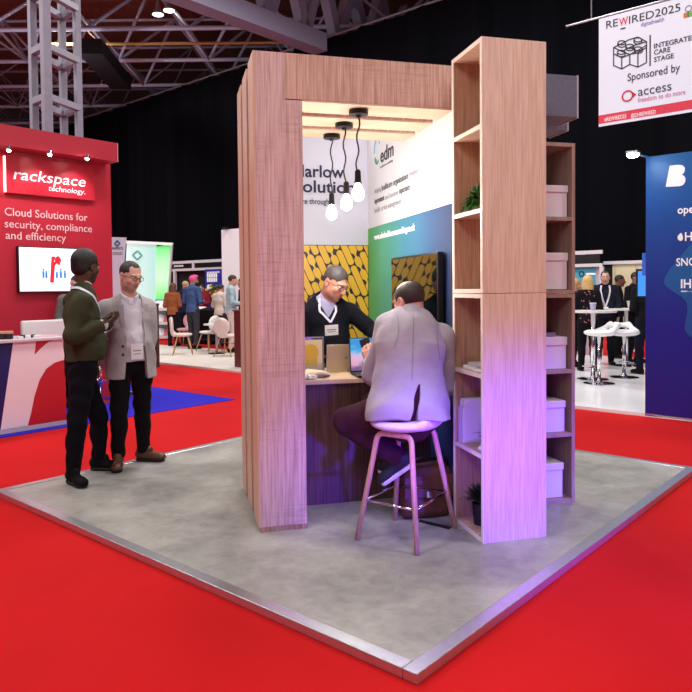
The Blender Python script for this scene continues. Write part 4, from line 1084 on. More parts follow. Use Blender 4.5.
glasses(g4, mat('glasses_dark', (1, 1, 1)))
tr = g4.bvh(['jumper', 'shirt'])
e1 = P(331.5, 324, yb - .14)
o1, pe, pn = g4.ribbon('lanyard', [N_ + lt * .058 - fr * .01 + up_ * .03, N_ + lt * .062 + fr * .07 - up_ * .05, N_ * .45 + e1 * .55 + lt * .045, e1], .017, BAND, tr, .005, dirn=fr)
o2, pe, pn = g4.ribbon('lanyard', [N_ - lt * .058 - fr * .01 + up_ * .03, N_ - lt * .066 + fr * .05 - up_ * .05, N_ * .45 + e1 * .55 - lt * .05, e1], .017, BAND, tr, .005, dirn=fr)
badge(g4, pe + fr * .035 - up_ * .01, .105, .085, n=fr)

# ================================================================ stool
cs = V3((.833, -.285, 0)); zs = .655
LEGW = wood('stool_ash', (222, 180, 150), (208, 166, 138), (190, 150, 128), 2, rough=.4, blotch=.4)
st = T('bar_stool', 'high bar stool with pale shell seat and bent wooden legs in the booth', 'stool', cs)
ft = dict(FL=V3((.529, -.281, 0)), FR=V3((.789, -.594, 0)), BL=V3((.853, -.011, 0)), BR=V3((1.161, -.254, 0)))
for a, b in (('FL', 'FR'), ('BL', 'BR')):
    A, B = ft[a], ft[b]
    ta, tb = cs + (A - cs) * .56, cs + (B - cs) * .56; ta[2] = tb[2] = zs - .028
    pts = [A, A + (ta - A) * .93]
    ctr = [A + (ta - A) * .93, ta, tb, B + (tb - B) * .93]
    m1 = ta + (tb - ta) * .18; m2 = ta + (tb - ta) * .82
    for k in range(1, 6):
        t_ = k / 6; pts.append(ctr[0] * (1 - t_) ** 2 + ta * 2 * t_ * (1 - t_) + m1 * t_ ** 2)
    pts += [m1, m2]
    for k in range(1, 6):
        t_ = k / 6; pts.append(m2 * (1 - t_) ** 2 + tb * 2 * t_ * (1 - t_) + ctr[3] * t_ ** 2)
    pts += [ctr[3], B]
    st.part('leg_frame', MB().tube(pts, .0165, 10), LEGW, smooth=True)
# foot ring between the legs
zr = .235
rg = [ft[k] + (cs + (ft[k] - cs) * .56 + V3((0, 0, zs)) - ft[k]) * (zr / zs) for k in ('FL', 'FR', 'BR', 'BL')]
st.part('foot_rest', MB().tube(rg + [rg[0]], .008, 8), CHROME, smooth=True)
SEATM = mat('seat_shell', (228, 212, 226), rough=.4)
bd = nz((.7, -.7, 0)) ; sd_ = V3((.7, .7, 0)); Rm = np.stack([sd_, bd, V3((0, 0, 1))], 1)
q = [ell(cs + V3((0, 0, zs + .03)), (.225, .205, .05), Rm, .02), ell(cs + V3((0, 0, zs + .085)) - bd * .03, (.2, .18, .06), Rm, .02, '-'), cone(cs + bd * .17 + sd_ * -.12 + V3((0, 0, zs + .045)), cs + bd * .17 + sd_ * .12 + V3((0, 0, zs + .045)), .022, .022, .04)]
vs, fs = sdf_mesh(q, .007); me = np_mesh('seat', vs - st.o, fs, SEATM); o = bpy.data.objects.new('seat', me); C.objects.link(o); o.parent = st.ob
st.part('seat_bracket', MB().box(cs[0] - .09, cs[0] + .09, cs[1] - .09, cs[1] + .09, zs - .014, zs + .0), DARKM)

# ================================================================ brown bag on the floor
c = V3((1.06, .01, 0))
bg = T('leather_bag', 'worn brown leather bag on the platform under the stool', 'bag', c)
LEA = mat('bag_leather', (84, 46, 32), rough=.5, var=.2, vscale=18)
vs, fs = sdf_mesh([rbox(c + V3((0, 0, .155)), (.18, .085, .15), None, .06, .02), ell(c + V3((0, .0, .3)), (.17, .06, .05), None, .05)], .008, .003, 26); me = np_mesh('bag_body', vs - c, fs, LEA); o = bpy.data.objects.new('bag_body', me); C.objects.link(o); o.parent = bg.ob
bg.part('flap', MB().box(c[0] - .165, c[0] + .165, c[1] - .098, c[1] - .09, .15, .29), mat('bag_flap', (92, 52, 36), rough=.5, var=.15), bevel=.003)
bg.part('strap', MB().tube([c + V3((-.165, 0, .25)), c + V3((-.15, -.02, .36)), c + V3((.0, -.03, .39)), c + V3((.15, -.02, .36)), c + V3((.165, 0, .25))], .012, 8), DARKM, smooth=True)
bg.part('buckle', MB().box(c[0] - .02, c[0] + .02, c[1] - .104, c[1] - .099, .15, .19), CHROME)
T('fabric_strap', 'short black strap lying on the platform between stool and bookcase', 'strap', (1.05, -.2, 0), mb=MB().obox((1.06, -.17, .005), (.014, .11, .004), ((.8, .6, 0), (-.6, .8, 0), (0, 0, 1))), m=BLACK)

# ================================================================ things on the counter
zc = ZD + .001
# open black laptop with a bright picture, facing the stool
lx = at(351.5, 372, 1, .60)[0]; t = T('laptop', 'open black laptop with sky-blue and pink picture on its screen', 'laptop', (lx + .16, .53, zc))
t.part('laptop_base', MB().box(lx, lx + .33, .412, .63, zc, zc + .016), BLACK, bevel=.003)
t.part('keyboard', MB().box(lx + .02, lx + .31, .47, .61, zc + .0162, zc + .0175), mat('keys', (36, 36, 40), rough=.5))
sv = Vector((0, .12, .99)).normalized(); sn = Vector((0, -.99, .12)).normalized(); hc = Vector((lx + .165, .635, zc + .012))
t.part('screen_lid', MB().obox(hc + sv * .125, (.165, .125, .004), ((1, 0, 0), sv, sn)), BLACK, bevel=.003)
def sky():
    m = bpy.data.materials.new('sky_picture'); m.use_nodes = True; nt = m.node_tree; N = nt.nodes; L = nt.links; b = N['Principled BSDF']
    tc = N.new('ShaderNodeTexCoord'); sp = N.new('ShaderNodeSeparateXYZ'); L.new(tc.outputs['Generated'], sp.inputs[0])
    n = N.new('ShaderNodeTexNoise'); n.inputs['Scale'].default_value = 3.5; L.new(tc.outputs['Generated'], n.inputs['Vector'])
    a = N.new('ShaderNodeMath'); a.operation = 'MULTIPLY_ADD'; a.inputs[1].default_value = .5; L.new(n.outputs['Fac'], a.inputs[0]); L.new(sp.outputs[2], a.inputs[2])
    r = N.new('ShaderNodeValToRGB'); e = r.color_ramp.elements; e[0].position = .3; e[0].color = rgb(120, 90, 140); e[1].position = 1.05; e[1].color = rgb(30, 150, 225)
    for p_, c_ in ((.5, (235, 170, 205)), (.72, (225, 190, 225)), (.86, (90, 190, 240))): x = e.new(p_); x.color = rgb(*c_)
    L.new(a.outputs[0], r.inputs[0]); L.new(r.outputs[0], b.inputs['Emission Color']); b.inputs['Emission Strength'].default_value = .9; b.inputs['Base Color'].default_value = (.02, .02, .02, 1)
    return m
t.part('screen_picture', MB().obox(hc + sv * .128 + sn * .0045, (.158, .116, .0004), ((1, 0, 0), sv, sn)), sky())
# champagne laptop seen from its back
A, B = at(326, 366, 1, .80), at(350, 366, 1, .80); GOLD = mat('champagne_metal', (178, 160, 132), rough=.4, metal=.4)
t = T('laptop', 'champagne-coloured laptop lid seen from behind on the counter', 'laptop', ((A[0] + B[0]) / 2, .86, zc))
x0 = A[0]; x1 = x0 + .3
t.part('laptop_base', MB().box(x0, x1, .79, .975, zc, zc + .014), GOLD, bevel=.003)
sv = Vector((0, -.12, .99)).normalized(); sn = Vector((0, -.99, -.12)).normalized(); hc = Vector((x0 + .15, .795, zc + .008))
t.part('screen_lid', MB().obox(hc + sv * .1, (.15, .1, .0035), ((1, 0, 0), sv, sn)), GOLD, bevel=.003)
t.part('lid_mark', MB().lathe([(.001, 0), (.012, 0), (.012, .0008), (.001, .0008)], hc + sv * .1 + sn * .0037, 14, tuple(sn)), mat('lid_mark', (150, 132, 108), rough=.3, metal=.6))
# clear stand with a gold sheet
A = at(324, 364, 1, .72); x1 = A[0]; x0 = x1 - .21
t = T('leaflet_holder', 'clear acrylic holder with a golden leaflet beside the front pillar', 'leaflet holder', (x0 + .1, .7, zc))
ACR = mat('acrylic', (225, 225, 225), rough=.05, trans=.9, spec=.5)
t.part('back_plate', MB().box(x0, x1, .722, .726, zc, zc + .27), ACR); t.part('front_plate', MB().box(x0, x1, .69, .694, zc, zc + .08), ACR); t.part('base_plate', MB().box(x0, x1, .64, .74, zc, zc + .004), ACR)
t.part('edge_frame', MB().box(x0, x1, .7205, .7265, zc + .262, zc + .272).box(x1 - .012, x1, .7205, .7265, zc, zc + .262), mat('acrylic_edge', (120, 112, 100), rough=.2))
t.part('leaflet', MB().box(x0 + .012, x1 - .014, .714, .718, zc + .006, zc + .25), mat('leaflet_cream', (206, 186, 138), rough=.5))
t.part('leaflet_print', MB().lathe([(.001, 0), (.06, 0), (.06, .0006), (.001, .0006)], (x0 + .11, .7134, zc + .16), 24, (0, -1, 0)).box(x0 + .06, x0 + .16, .7132, .7138, zc + .05, zc + .15), mat('leaflet_gold', (200, 160, 40), rough=.5))
# folded tote bag and small white gadgets
x = at(311, 372, 1, .52)[0]
c = V3((x, .53, zc + .028))
vs, fs = sdf_mesh([ell(c, (.13, .055, .026), rot_from((.35, -1, 0)), .02), cone(c + V3((-.1, .03, .012)), c + V3((.1, -.03, .0)), .02, .014, .02), cone(c + V3((-.1, .05, .0)), c + V3((.12, .0, -.012)), .014, .014, .015)], .005, .003, 60)
tb = T('tote_bag', 'rolled beige cloth bag on the counter behind the front pillar', 'bag', (x, .53, zc)); me = np_mesh('cloth', vs - tb.o, fs, cloth('beige_cloth', (206, 188, 158))); o = bpy.data.objects.new('cloth', me); C.objects.link(o); o.parent = tb.ob
tb.part('strap', MB().tube([c + V3((-.1, -.03, -.01)), c + V3((-.02, -.06, -.018)), c + V3((.08, -.055, -.02)), c + V3((.13, -.02, -.015))], .006, 6), mat('dark_strap', (60, 52, 48)), smooth=True)
for k, (dx, dy, lab) in enumerate(((-.06, -.085, 'left small white charger on the counter edge by the front pillar'), (-.025, -.078, 'middle small white charger on the counter edge by the front pillar'), (.005, -.09, 'right small white charger on the counter edge by the front pillar'))):
    c2 = V3((x + dx, .53 + dy, zc + .016)); t = T('charger', lab, 'charger', (c2[0], c2[1], zc), group='small white chargers on the counter')
    t.part('charger_body', MB().obox(c2, (.014, .02, .014), ((1, .3 * k, 0), (-.3 * k, 1, 0), (0, 0, 1))), WHITE, bevel=.004)
    t.part('charger_pin', MB().tube([c2 + V3((0, -.02, -.004)), c2 + V3((.006, -.034, -.008))], .004, 6), CHROME)
# ================================================================ the red stand on the left (hall grid)
YW = 7.4; YC = 6.0
REDW = mat('red_laminate', (186, 30, 52), rough=.45, var=.02)
hup = (0, 0, 1); hr = (1, 0, 0)
def rw(px, py): return ath(px, py, 1, YW - .003)
t = T('exhibition_wall', 'tall red exhibition wall with white company lettering and deep red fascia', 'exhibition wall', (1, YW, -.03), 'H')
xr = ath(111, 200, 1, YW)[0]
t.part('wall_panel', MB().box(-3.2, xr, YW, YW + .25, -.03, 3.46), REDW)
A, B, B2 = ath(117, 142, 1, YW - .32), ath(117, 161.5, 1, YW - .32), ath(0, 124.7, 1, YW - .32)
zt, zb_ = (A[2] + B2[2]) / 2, B[2]
t.part('fascia', MB().box(-3.2, A[0], YW - .32, YW - .001, zb_, zt), mat('red_fascia', (176, 32, 54), rough=.5))
t.part('fascia_edge', MB().box(A[0] + .0005, A[0] + .012, YW - .322, YW + .25, zb_ - .004, zt), mat('pink_edge', (222, 140, 150), rough=.5))
pa, pb_ = rw(4, 160), rw(93, 205)
lp = t.part('logo_panel', MB().box(pa[0], pb_[0], YW - .06, YW - .001, pb_[2] + .05, rw(93, 167)[2]), mat('red_panel', (192, 34, 54), rough=.35), bevel=.003)
t.part('light_strip', MB().box(pa[0] - .012, pa[0] - .001, YW - .05, YW - .001, pb_[2] + .06, rw(93, 168)[2]), mat('strip_glow', (255, 210, 205), emit=(255, 190, 185), estr=2.5), parent=lp)
RT = mat('bright_white_print', (250, 245, 248), rough=.5, emit=(255, 245, 248), estr=.35)
PK = mat('pale_pink_print', (236, 206, 208), rough=.5)
def rtx(s, a, b, capf, m, bold=0., shear=0., yy=YW - .006):
    A, B = ath(*a, 1, yy), ath(*b, 1, yy); t.text(s, A, hr, hup, B[0] - A[0], capf, m, bold=bold, shear=shear)
rtx('rackspace', (13.4, 178.9), (85.6, 184.7), .135, RT, .004, .18, YW - .063)
rtx('technology.', (48.7, 190.6), (85.2, 194), .068, RT, .0, .15, YW - .063)
rtx('Cloud Solutions for', (4.8, 215.2), (87.5, 218.6), .098, PK)
rtx('security, compliance', (4.8, 227.2), (92, 230.7), .098, PK)
rtx('and efficiency', (5.8, 238.8), (66, 241.3), .098, PK)
for k, (px, py) in enumerate(((9, 149), (50, 153.5), (87.5, 157.5))):
    c = ath(px, py, 1, YW - .42)
    s = T('spotlight', 'small spotlight under the red fascia, %s' % ('cut near the left picture edge', 'above the middle of the white lettering', 'above the end of the white lettering')[k], 'spotlight', c, 'H', group='spotlights under the red fascia')
    s.part('arm', MB().tube([c + V3((0, .1, .01)), c + V3((0, .04, .03)), c], .008, 6), CHROME)
    s.part('lamp_head', MB().lathe([(.022, .05), (.035, .0), (.03, -.004)], c, 12, (0, -.5, 1)), CHROME)
    s.part('lens', MB().ball(c + V3((0, .006, -.01)), .026, 10), mat('spot_glow', (255, 235, 225), emit=(255, 235, 225), estr=25))
    l = bpy.data.lights.new('fascia_spot', 'SPOT'); l.energy = 17; l.color = (1, .9, .86); l.spot_size = 1.5; l.spot_blend = .8; l.shadow_soft_size = .03
    o = bpy.data.objects.new('fascia_spot', l); C.objects.link(o); o.location = h2w(c + V3((0, -.02, -.05))); o.rotation_euler = (h2w((c[0], YW, c[2] - .5)) - h2w(c)).tolist() and (Vector(h2w((c[0], YW, c[2] - .55))) - Vector(h2w(c))).to_track_quat('-Z', 'Y').to_euler()
# screen
a, b = ath(19, 247, 1, YW - .07), ath(60, 291, 1, YW - .07)
x0, z1, z0 = a[0], a[2], b[2]; x1 = x0 + (z1 - z0) * 1.68
s = T('wall_screen', 'white lit screen with a red letter and blue figures on the red wall', 'screen', ((x0 + x1) / 2, YW, z0), 'H')
s.part('housing', MB().box(x0 - .012, x1 + .012, YW - .065, YW - .003, z0 - .014, z1 + .012), BLACK, bevel=.003)
s.part('picture', MB().box(x0, x1, YW - .068, YW - .0655, z0, z1), mat('screen_white', (225, 240, 250), emit=(225, 242, 252), estr=.95))
rA = ath(50, 281, 1, YW - .07)
s.text('r', (rA[0], YW - .0705, rA[2]), hr, hup, .16, .46, mat('screen_red', (225, 40, 50), emit=(225, 30, 40), estr=.6), bold=.03, shear=.15, name='red_letter')
BL = mat('screen_blue', (70, 130, 200), emit=(60, 120, 200), estr=.5)
for px, hgt in ((43.5, .12), (46.5, .09), (57, .08), (61, .12), (65, .1)):
    q = ath(px, 278, 1, YW - .07); s.part('blue_figure', MB().box(q[0] - .014, q[0] + .014, YW - .0705, YW - .0682, q[2], q[2] + hgt * .75).ball((q[0], YW - .0695, q[2] + hgt * .9), (.014, .002, .014), 8), BL)
q = ath(40, 284.5, 1, YW - .07); s.text('www.rackspace.com', (q[0], YW - .0705, q[2]), hr, hup, .36, .02, GREY_T)
# counter
def cf(px, py): p = ath(px, py, 1, YC - .003); return (p[0], YC - .003, p[2])
ct = T('reception_counter', 'white-topped counter with a giant white r on red and navy front', 'counter', (0, YC + .3, -.03), 'H')
xe = ath(66, 400, 1, YC)[0]; zc_ = .965
ct.part('counter_body', MB().box(-2.6, xe, YC, YC + .62, .02, zc_ - .03), mat('counter_red', (192, 30, 44), rough=.35))
ct.part('worktop', MB().box(-2.64, xe + .03, YC - .04, YC + .66, zc_ - .03, zc_), mat('counter_top', (206, 196, 204), rough=.35), bevel=.004)
ct.part('base_strip', MB().box(-2.6, xe, YC - .003, YC + .62, -.03, .019), mat('counter_base', (190, 180, 190), rough=.4))
zt_ = zc_ - .032
def clampz(p): return (p[0], p[1], min(max(p[2], .021), zt_))
nav = [cf(-40, 344), cf(13, 340.2), cf(.6, 433), cf(-40, 437)]
ct.part('navy_graphic', MB().plate([clampz(p) for p in nav], (0, -1, 0), .001), mat('navy_print2', (30, 24, 96), rough=.35))
rr = [(13, 340.2), (35.7, 338.7), (34.6, 355), (41, 348), (49, 341.5), (54, 337.5), (66.5, 336), (66.5, 359.6), (61.7, 360.4), (54, 363), (46, 369), (39.5, 380), (34.5, 396), (31, 413), (27.9, 430), (.6, 434)]
ct.part('letter_r', MB().plate([clampz(cf(*p)) for p in rr], (0, -1, 0), .0015), mat('pale_print', (240, 222, 232), rough=.35))
# things on and behind the counter
def on(px, py, y, z=zc_): p = ath(px, py, 2, z); p = ath(px, 330, 1, y); return V3((p[0], y, z))
CUP = mat('dark_cup', (40, 26, 30), rough=.4); LID = mat('tan_lid', (205, 150, 118), rough=.5)
for px, y, lab in ((2.5, YC + .16, 'dark jar with tan lid at the left picture edge on the counter'), (9.0, YC + .12, 'dark jar with tan lid, right one of the pair on the counter')):
    c = on(px, 335, y); j = T('jar', lab, 'jar', c, 'H', group='dark jars on the red counter')
    j.part('jar_body', MB().lathe([(.035, .001), (.04, .01), (.04, .055), (.036, .06)], c, 16), CUP); j.part('lid', MB().lathe([(.041, .061), (.041, .085), (.036, .088)], c, 16), LID)
rnd = random.Random(9)
for k in range(7):
    c = on(20 + k * 2.6, 334, YC + .1 + .05 * (k % 3)); sh = (.02 + .008 * (k % 2))
    T('sample_packet', 'small black and white sample packet, %s of the row on the counter' % ('first', 'second', 'third', 'fourth', 'fifth', 'sixth', 'last')[k], 'packet', c, 'H', group='small packets on the red counter', mb=MB().obox(c + V3((0, 0, sh * .6 + .001)), (.028, .02, sh * .6), ((1, .3 * k, 0), (-.3 * k, 1, 0), (0, 0, 1))), m=(WHITE, BLACK, mat('olive_packet', (120, 122, 96), rough=.5))[k % 3], bevel=.004)
c = on(45, 333, YC + .25)
T('leaflet', 'pink and white leaflet lying on the white counter top', 'leaflet', c, 'H', mb=MB().obox(c + V3((0, 0, .004)), (.14, .09, .003), ((1, .2, 0), (-.2, 1, 0), (0, 0, 1))).obox(c + V3((.04, 0, .01)), (.07, .05, .003), ((1, -.3, 0), (.3, 1, 0), (0, 0, 1))), m=mat('pink_paper', (230, 180, 196), rough=.6))
# white seat back behind the counter
a, b = ath(21, 321, 1, YC + .8), ath(60, 340, 1, YC + .8)
ch = T('high_chair', 'white high-backed chair standing behind the red counter', 'chair', ((a[0] + b[0]) / 2, YC + .8, -.03), 'H')
ch.part('backrest', MB().box(a[0], b[0] + .06, YC + .78, YC + .84, .72, a[2]), WHITE, bevel=.02); ch.part('seat', MB().box(a[0], b[0] + .06, YC + .68 , YC + .78, .66, .72), WHITE, bevel=.015)
xm = (a[0] + b[0]) / 2; ch.part('pole', MB().tube([(xm, YC + .76, 0), (xm, YC + .76, .66)], .03, 10), CHROME); ch.part('base', MB().lathe([(.2, -.031), (.2, -.02), (.04, .0)], (xm, YC + .76, 0), 20), CHROME)
# bar stools with red seats between the two standing men
SRED = mat('stool_red', (200, 40, 48), rough=.4)
def round_stool(px, py, lab, zs=.72):
    c = w2h(at(px, py, 2, -.033)); s = T('bar_stool', lab, 'stool', c, 'H', group='red bar stools on the blue carpet')
    s.part('base', MB().lathe([(.19, 0.001), (.19, .012), (.03, .04)], c, 24), CHROME, smooth=False); s.part('pole', MB().tube([c + V3((0, 0, .03)), c + V3((0, 0, zs))], .026, 12), CHROME, smooth=True)
    s.part('foot_ring', MB().tube([c + V3((math.cos(a_) * .15, math.sin(a_) * .15, .3)) for a_ in np.linspace(0, 6.283, 17)], .01, 6, cap=False), CHROME)
    s.part('seat', MB().lathe([(.02, zs), (.17, zs + .005), (.19, zs + .03), (.17, zs + .055), (.02, zs + .06)], c, 20), SRED, smooth=True)
round_stool(100.5, 403, 'chrome bar stool base showing between the olive and the grey man')
round_stool(128, 394.5, 'chrome bar stool farther back, between the legs of the grey man')
# lattice tower behind
def tw(px, y): return ath(px, 60, 1, y)[0]
yt = 9.2; x0, x1 = tw(33.5, yt), tw(76, yt + .0); w = .115
x0 = tw(30, yt); x1 = tw(80, yt); wd_ = x1 - x0
tt = T('truss_tower', 'grey square lattice tower of box steel rising behind the red wall', 'truss tower', ((x0 + x1) / 2, yt + .4, -.04), 'H')
cx = [(tw(46, yt - .0), yt - .12), (tw(78, yt), yt + .12), (tw(32, yt), yt + .25), (tw(61.5, yt), yt + .7)]
cols = [(46, yt - .1, .125), (77.5, yt + .2, .1), (33, yt + .35, .105), (62.5, yt + .75, .1)]
ps = []
for px, y, w in cols:
    x = tw(px, y); ps.append((x, y)); tt.part('chord', MB().box(x - w / 2, x + w / 2, y - w / 2, y + w / 2, -.04, 10.5), STEEL, bevel=.004)
for zpx in (-40, -5, 49, 99, 150, 210):
    z = ath(50, zpx, 1, yt)[2]
    for i, j in ((0, 1), (0, 2), (1, 3), (2, 3)):
        tt.part('brace', MB().bar((*ps[i], z), (*ps[j], z), .1, .1), STEEL)
# ================================================================ the blue stand, banner and bar tables on the right
XB = 6.1; left = (0, -1, 0)
BLW = bpy.data.materials.new('blue_print'); BLW.use_nodes = True
nt = BLW.node_tree; N = nt.nodes; L = nt.links; b = N['Principled BSDF']; b.inputs['Roughness'].default_value = .4
tc = N.new('ShaderNodeTexCoord'); sp = N.new('ShaderNodeSeparateXYZ'); L.new(tc.outputs['Object'], sp.inputs[0])
mr = N.new('ShaderNodeMapRange'); mr.inputs['From Min'].default_value = 0; mr.inputs['From Max'].default_value = 3.0; L.new(sp.outputs[2], mr.inputs[0])
r = N.new('ShaderNodeValToRGB'); e = r.color_ramp.elements; e[0].position = 0; e[0].color = rgb(34, 22, 130); e[1].position = 1; e[1].color = rgb(20, 96, 160)
for p_, c_ in ((.35, (32, 26, 140)), (.62, (26, 62, 150)), (.85, (20, 84, 156))): x = e.new(p_); x.color = rgb(*c_)
L.new(mr.outputs[0], r.inputs[0]); L.new(r.outputs[0], b.inputs['Base Color'])
t = T('exhibition_wall', 'dark blue exhibition wall with a white B and partner names at right', 'exhibition wall', (XB, -.5, -.04), 'H')
t.part('wall_panel', MB().box(XB, XB + .12, -2.6, 1.088, -.03, 2.95), BLW)
def bw(px, py): p = ath(px, py, 0, XB - .003); return V3((XB - .003, p[1], p[2]))
def poly(name, pts, m, d=.001): t.part(name, MB().plate([bw(*p) for p in pts], (-1, 0, 0), d), m)
poly('blue_shape', [(700, 236), (689.5, 246), (680, 257), (669, 270), (664.5, 279), (664, 284), (668, 288.5), (675, 293), (682, 297), (687, 303), (687.5, 312), (685, 322), (684.5, 330), (689, 336), (700, 340)], gradient('blue_shape', 2, .6, 2.3, [(0, (30, 60, 150)), (1, (24, 110, 170))]))
poly('lower_shape', [(645.3, 352), (655, 357), (668, 364), (680, 369), (692, 372), (720, 378), (720, 422), (645.3, 413)], mat('lower_blue', (30, 28, 134), rough=.4), .0006)
# big white B, slanted, without eyes
a = [(665.8, 186.8), (669.8, 165.8), (678.5, 164.8), (682.5, 165.3), (684.8, 167.5), (684.9, 170.5), (683.6, 173.2), (681.8, 174.6), (684.3, 176), (685.6, 178.6), (685.2, 182), (683, 185), (679.5, 186.3)]
poly('letter_b', a, WHITE_T, .004)
def btx(s, a, cap, width, bold=.0): A = bw(*a); t.text(s, (XB - .004, A[1], A[2]), left, (0, 0, 1), width, cap, WHITE_T, bold=bold)
btx('openEHR', (677.6, 213.8), .085, .43, .015)
btx('HL7', (685, 240.9), .095, .2, .012)
btx('SNOMED', (676.3, 266), .085, .42, .01)
btx('IHE', (680.9, 288), .095, .17, .02)
poly('underline', [(680.9, 290.6), (700, 290.9), (700, 292.3), (680.9, 292)], WHITE_T)
poly('flame_mark', [(680, 241), (677.8, 239.2), (677.5, 236.5), (679.5, 234), (681, 232.8), (682.5, 235), (683, 238.5), (682.2, 240.4)], WHITE_T)
# floodlight on an arm
c = ath(633, 155, 0, XB - .45)
s = T('floodlight', 'glaring white floodlight on an arm at the top of the blue wall', 'floodlight', c, 'H')
q = bw(646, 158.5); s.part('arm', MB().tube([(XB + .06, q[1] - .02, 2.955), c + V3((.1, 0, .03)), c], .014, 8), CHROME)
s.part('lamp_head', MB().box(c[0] - .05, c[0] + .08, c[1] - .06, c[1] + .06, c[2] + .012, c[2] + .04), ALU, bevel=.004)
s.part('lens', MB().ball(c, (.065, .065, .03), 14), mat('flood_glow', (215, 235, 255), emit=(200, 228, 255), estr=60), smooth=True)
l = bpy.data.lights.new('flood', 'POINT'); l.energy = 2; l.color = (.8, .9, 1); l.shadow_soft_size = .08; o = bpy.data.objects.new('flood', l); C.objects.link(o); o.location = h2w(c + V3((-.1, 0, -.1)))
# ---------------------------------------------------------------- hanging banner
XN = 7.0
def bn(px, py): p = ath(px, py, 0, XN - .004); return V3((XN - .004, p[1], p[2]))
ybl = 1.985; zt, zb_ = 5.0, 3.59
t = T('hanging_banner', 'large white stage banner with brick drawing hanging from the roof', 'banner', (XN, .6, zb_), 'H')
BW = mat('banner_white_glow', (216, 220, 234), rough=.6, emit=(225, 228, 240), estr=.3)  # faint glow added to the cloth to offset the red bounce
t.part('cloth', MB().box(XN, XN + .01, -.6, ybl, zb_, zt), BW)
t.part('red_strip', MB().box(XN - .003, XN - .0005, -.6, ybl, bn(599, 124)[2], bn(599, 115.5)[2]), mat('strip_red', (222, 62, 84), rough=.6, emit=(222, 62, 84), estr=.12))
t.part('top_rail', MB().tube([(XN, -.6, zt + .02), (XN, ybl + .45, zt + .02)], .012, 8), ALU)
for y in (ybl + .1, .6): t.part('cable', MB().tube([(XN, y, zt + .02), (XN, y, 12.5)], .008, 5), STEEL)
BT = mat('banner_black', (44, 44, 50), rough=.6); BR_ = mat('banner_red', (214, 44, 70), rough=.6)
def ntx(s, a, b, cap, m, bold=0.): A, B = bn(*a), bn(*b); t.text(s, (XN - .004, A[1], A[2]), left, (0, 0, 1), abs(A[1] - B[1]), cap, m, bold=bold)
ntx('RE', (606.2, 28.7), (617.8, 26.3), .095, BT, .0); ntx('W', (619, 26), (628, 24), .095, mat('w_red', (226, 52, 52), rough=.6), .01); ntx('IRED2025', (629, 23.8), (680.3, 13.2), .095, BT, .0)
ntx('digitalhealth', (641, 26.5), (664, 20.8), .05, mat('lilac_print', (140, 140, 190), rough=.6))
a, b = bn(620.5, 28.8), bn(625.5, 27.6); t.part('underline', MB().box(XN - .004, XN - .002, b[1], a[1], a[2] - .012, a[2] + .006), BT)
for px, py, col in ((686.3, 15, (225, 120, 60)), (689.5, 14.2, (120, 190, 90))): a = bn(px, py); t.part('colour_mark', MB().box(XN - .004, XN - .002, a[1] - .03, a[1] + .03, a[2] - .03, a[2] + .03), mat('mark%d' % px, col, rough=.6))
a = bn(688.5, 8.5); t.part('ring_mark', MB().lathe([(.03, 0), (.04, 0), (.04, .002), (.03, .002)], a, 18, (-1, 0, 0), cap=False), GREY_T)
ntx('INTEGRATED', (654, 48.5), (697, 39.2), .058, BT, .012); ntx('CARE', (654, 54.9), (670.3, 51.3), .058, BT, .012); ntx('STAGE', (654, 62), (673.7, 58), .058, BT, .012)
ntx('Sponsored by', (627.5, 81.3), (680, 72.2), .095, BT, .004); ntx('access', (638, 96.2), (671.4, 90.8), .115, DGREY_T); ntx('freedom to do more', (638, 102.4), (685.3, 93), .06, mat('pink_print', (226, 130, 170), rough=.6))
ntx('#REWIRED25', (604.4, 121.6), (626.3, 118.3), .05, WHITE_T, .008); ntx('@DHREWIRED', (631, 117.8), (655.7, 113.8), .05, WHITE_T, .008)
a, b = bn(650, 66), bn(650, 35); t.part('divider', MB().box(XN - .004, XN - .002, a[1] - .008, a[1] + .008, a[2], b[2]), BT)
c = bn(627.5, 96); r_ = abs(c[1] - bn(633.4, 96)[1])
t.part('ring_logo', MB().lathe([(r_ * .74, 0), (r_, 0), (r_, .003), (r_ * .74, .003)], c, 28, (-1, 0, 0), cap=False).plate([c + V3((0, -r_ * .75, r_ * .62)), c + V3((0, -r_ * 1.5, 0)), c + V3((0, -r_ * .75, -r_ * .62)), c + V3((0, -r_ * .95, 0))], (-1, 0, 0), .003), BR_)
# line drawing of five studded bricks (zoomed drawing coordinates)
def zz(x, y): return bn(572 + x / 4.325, y / 4.325)
ln = MB()
def line(*pts):
    for a, b in zip(pts, pts[1:]): ln.bar(zz(*a), zz(*b), .013, .004, (1, 0, 0))
line((180, 205), (180, 283), (215, 298), (250, 278), (285, 290), (322, 270), (322, 195)); line((180, 205), (212, 190), (245, 172), (285, 160), (322, 180), (322, 195), (290, 215), (250, 235), (215, 250), (180, 232))
line((215, 250), (215, 298)); line((250, 235), (250, 278)); line((285, 228), (285, 290)); line((285, 228), (322, 205)); line((250, 235), (285, 228)); line((180, 205), (215, 222), (250, 205), (285, 190), (322, 180)); line((215, 222), (250, 235)); line((250, 205), (285, 222))
for x, y in ((215, 185), (285, 172), (250, 200), (213, 226), (287, 211)):
    el = [(x + 17 * math.cos(q), y + 9 * math.sin(q)) for q in np.linspace(0, 6.283, 15)]; line(*el); el = [(x + 17 * math.cos(q), y + 10 + 9 * math.sin(q)) for q in np.linspace(0, 3.1416, 9)]; line((x + 17, y), *el, (x - 17, y))
t.part('brick_drawing', ln, BT)
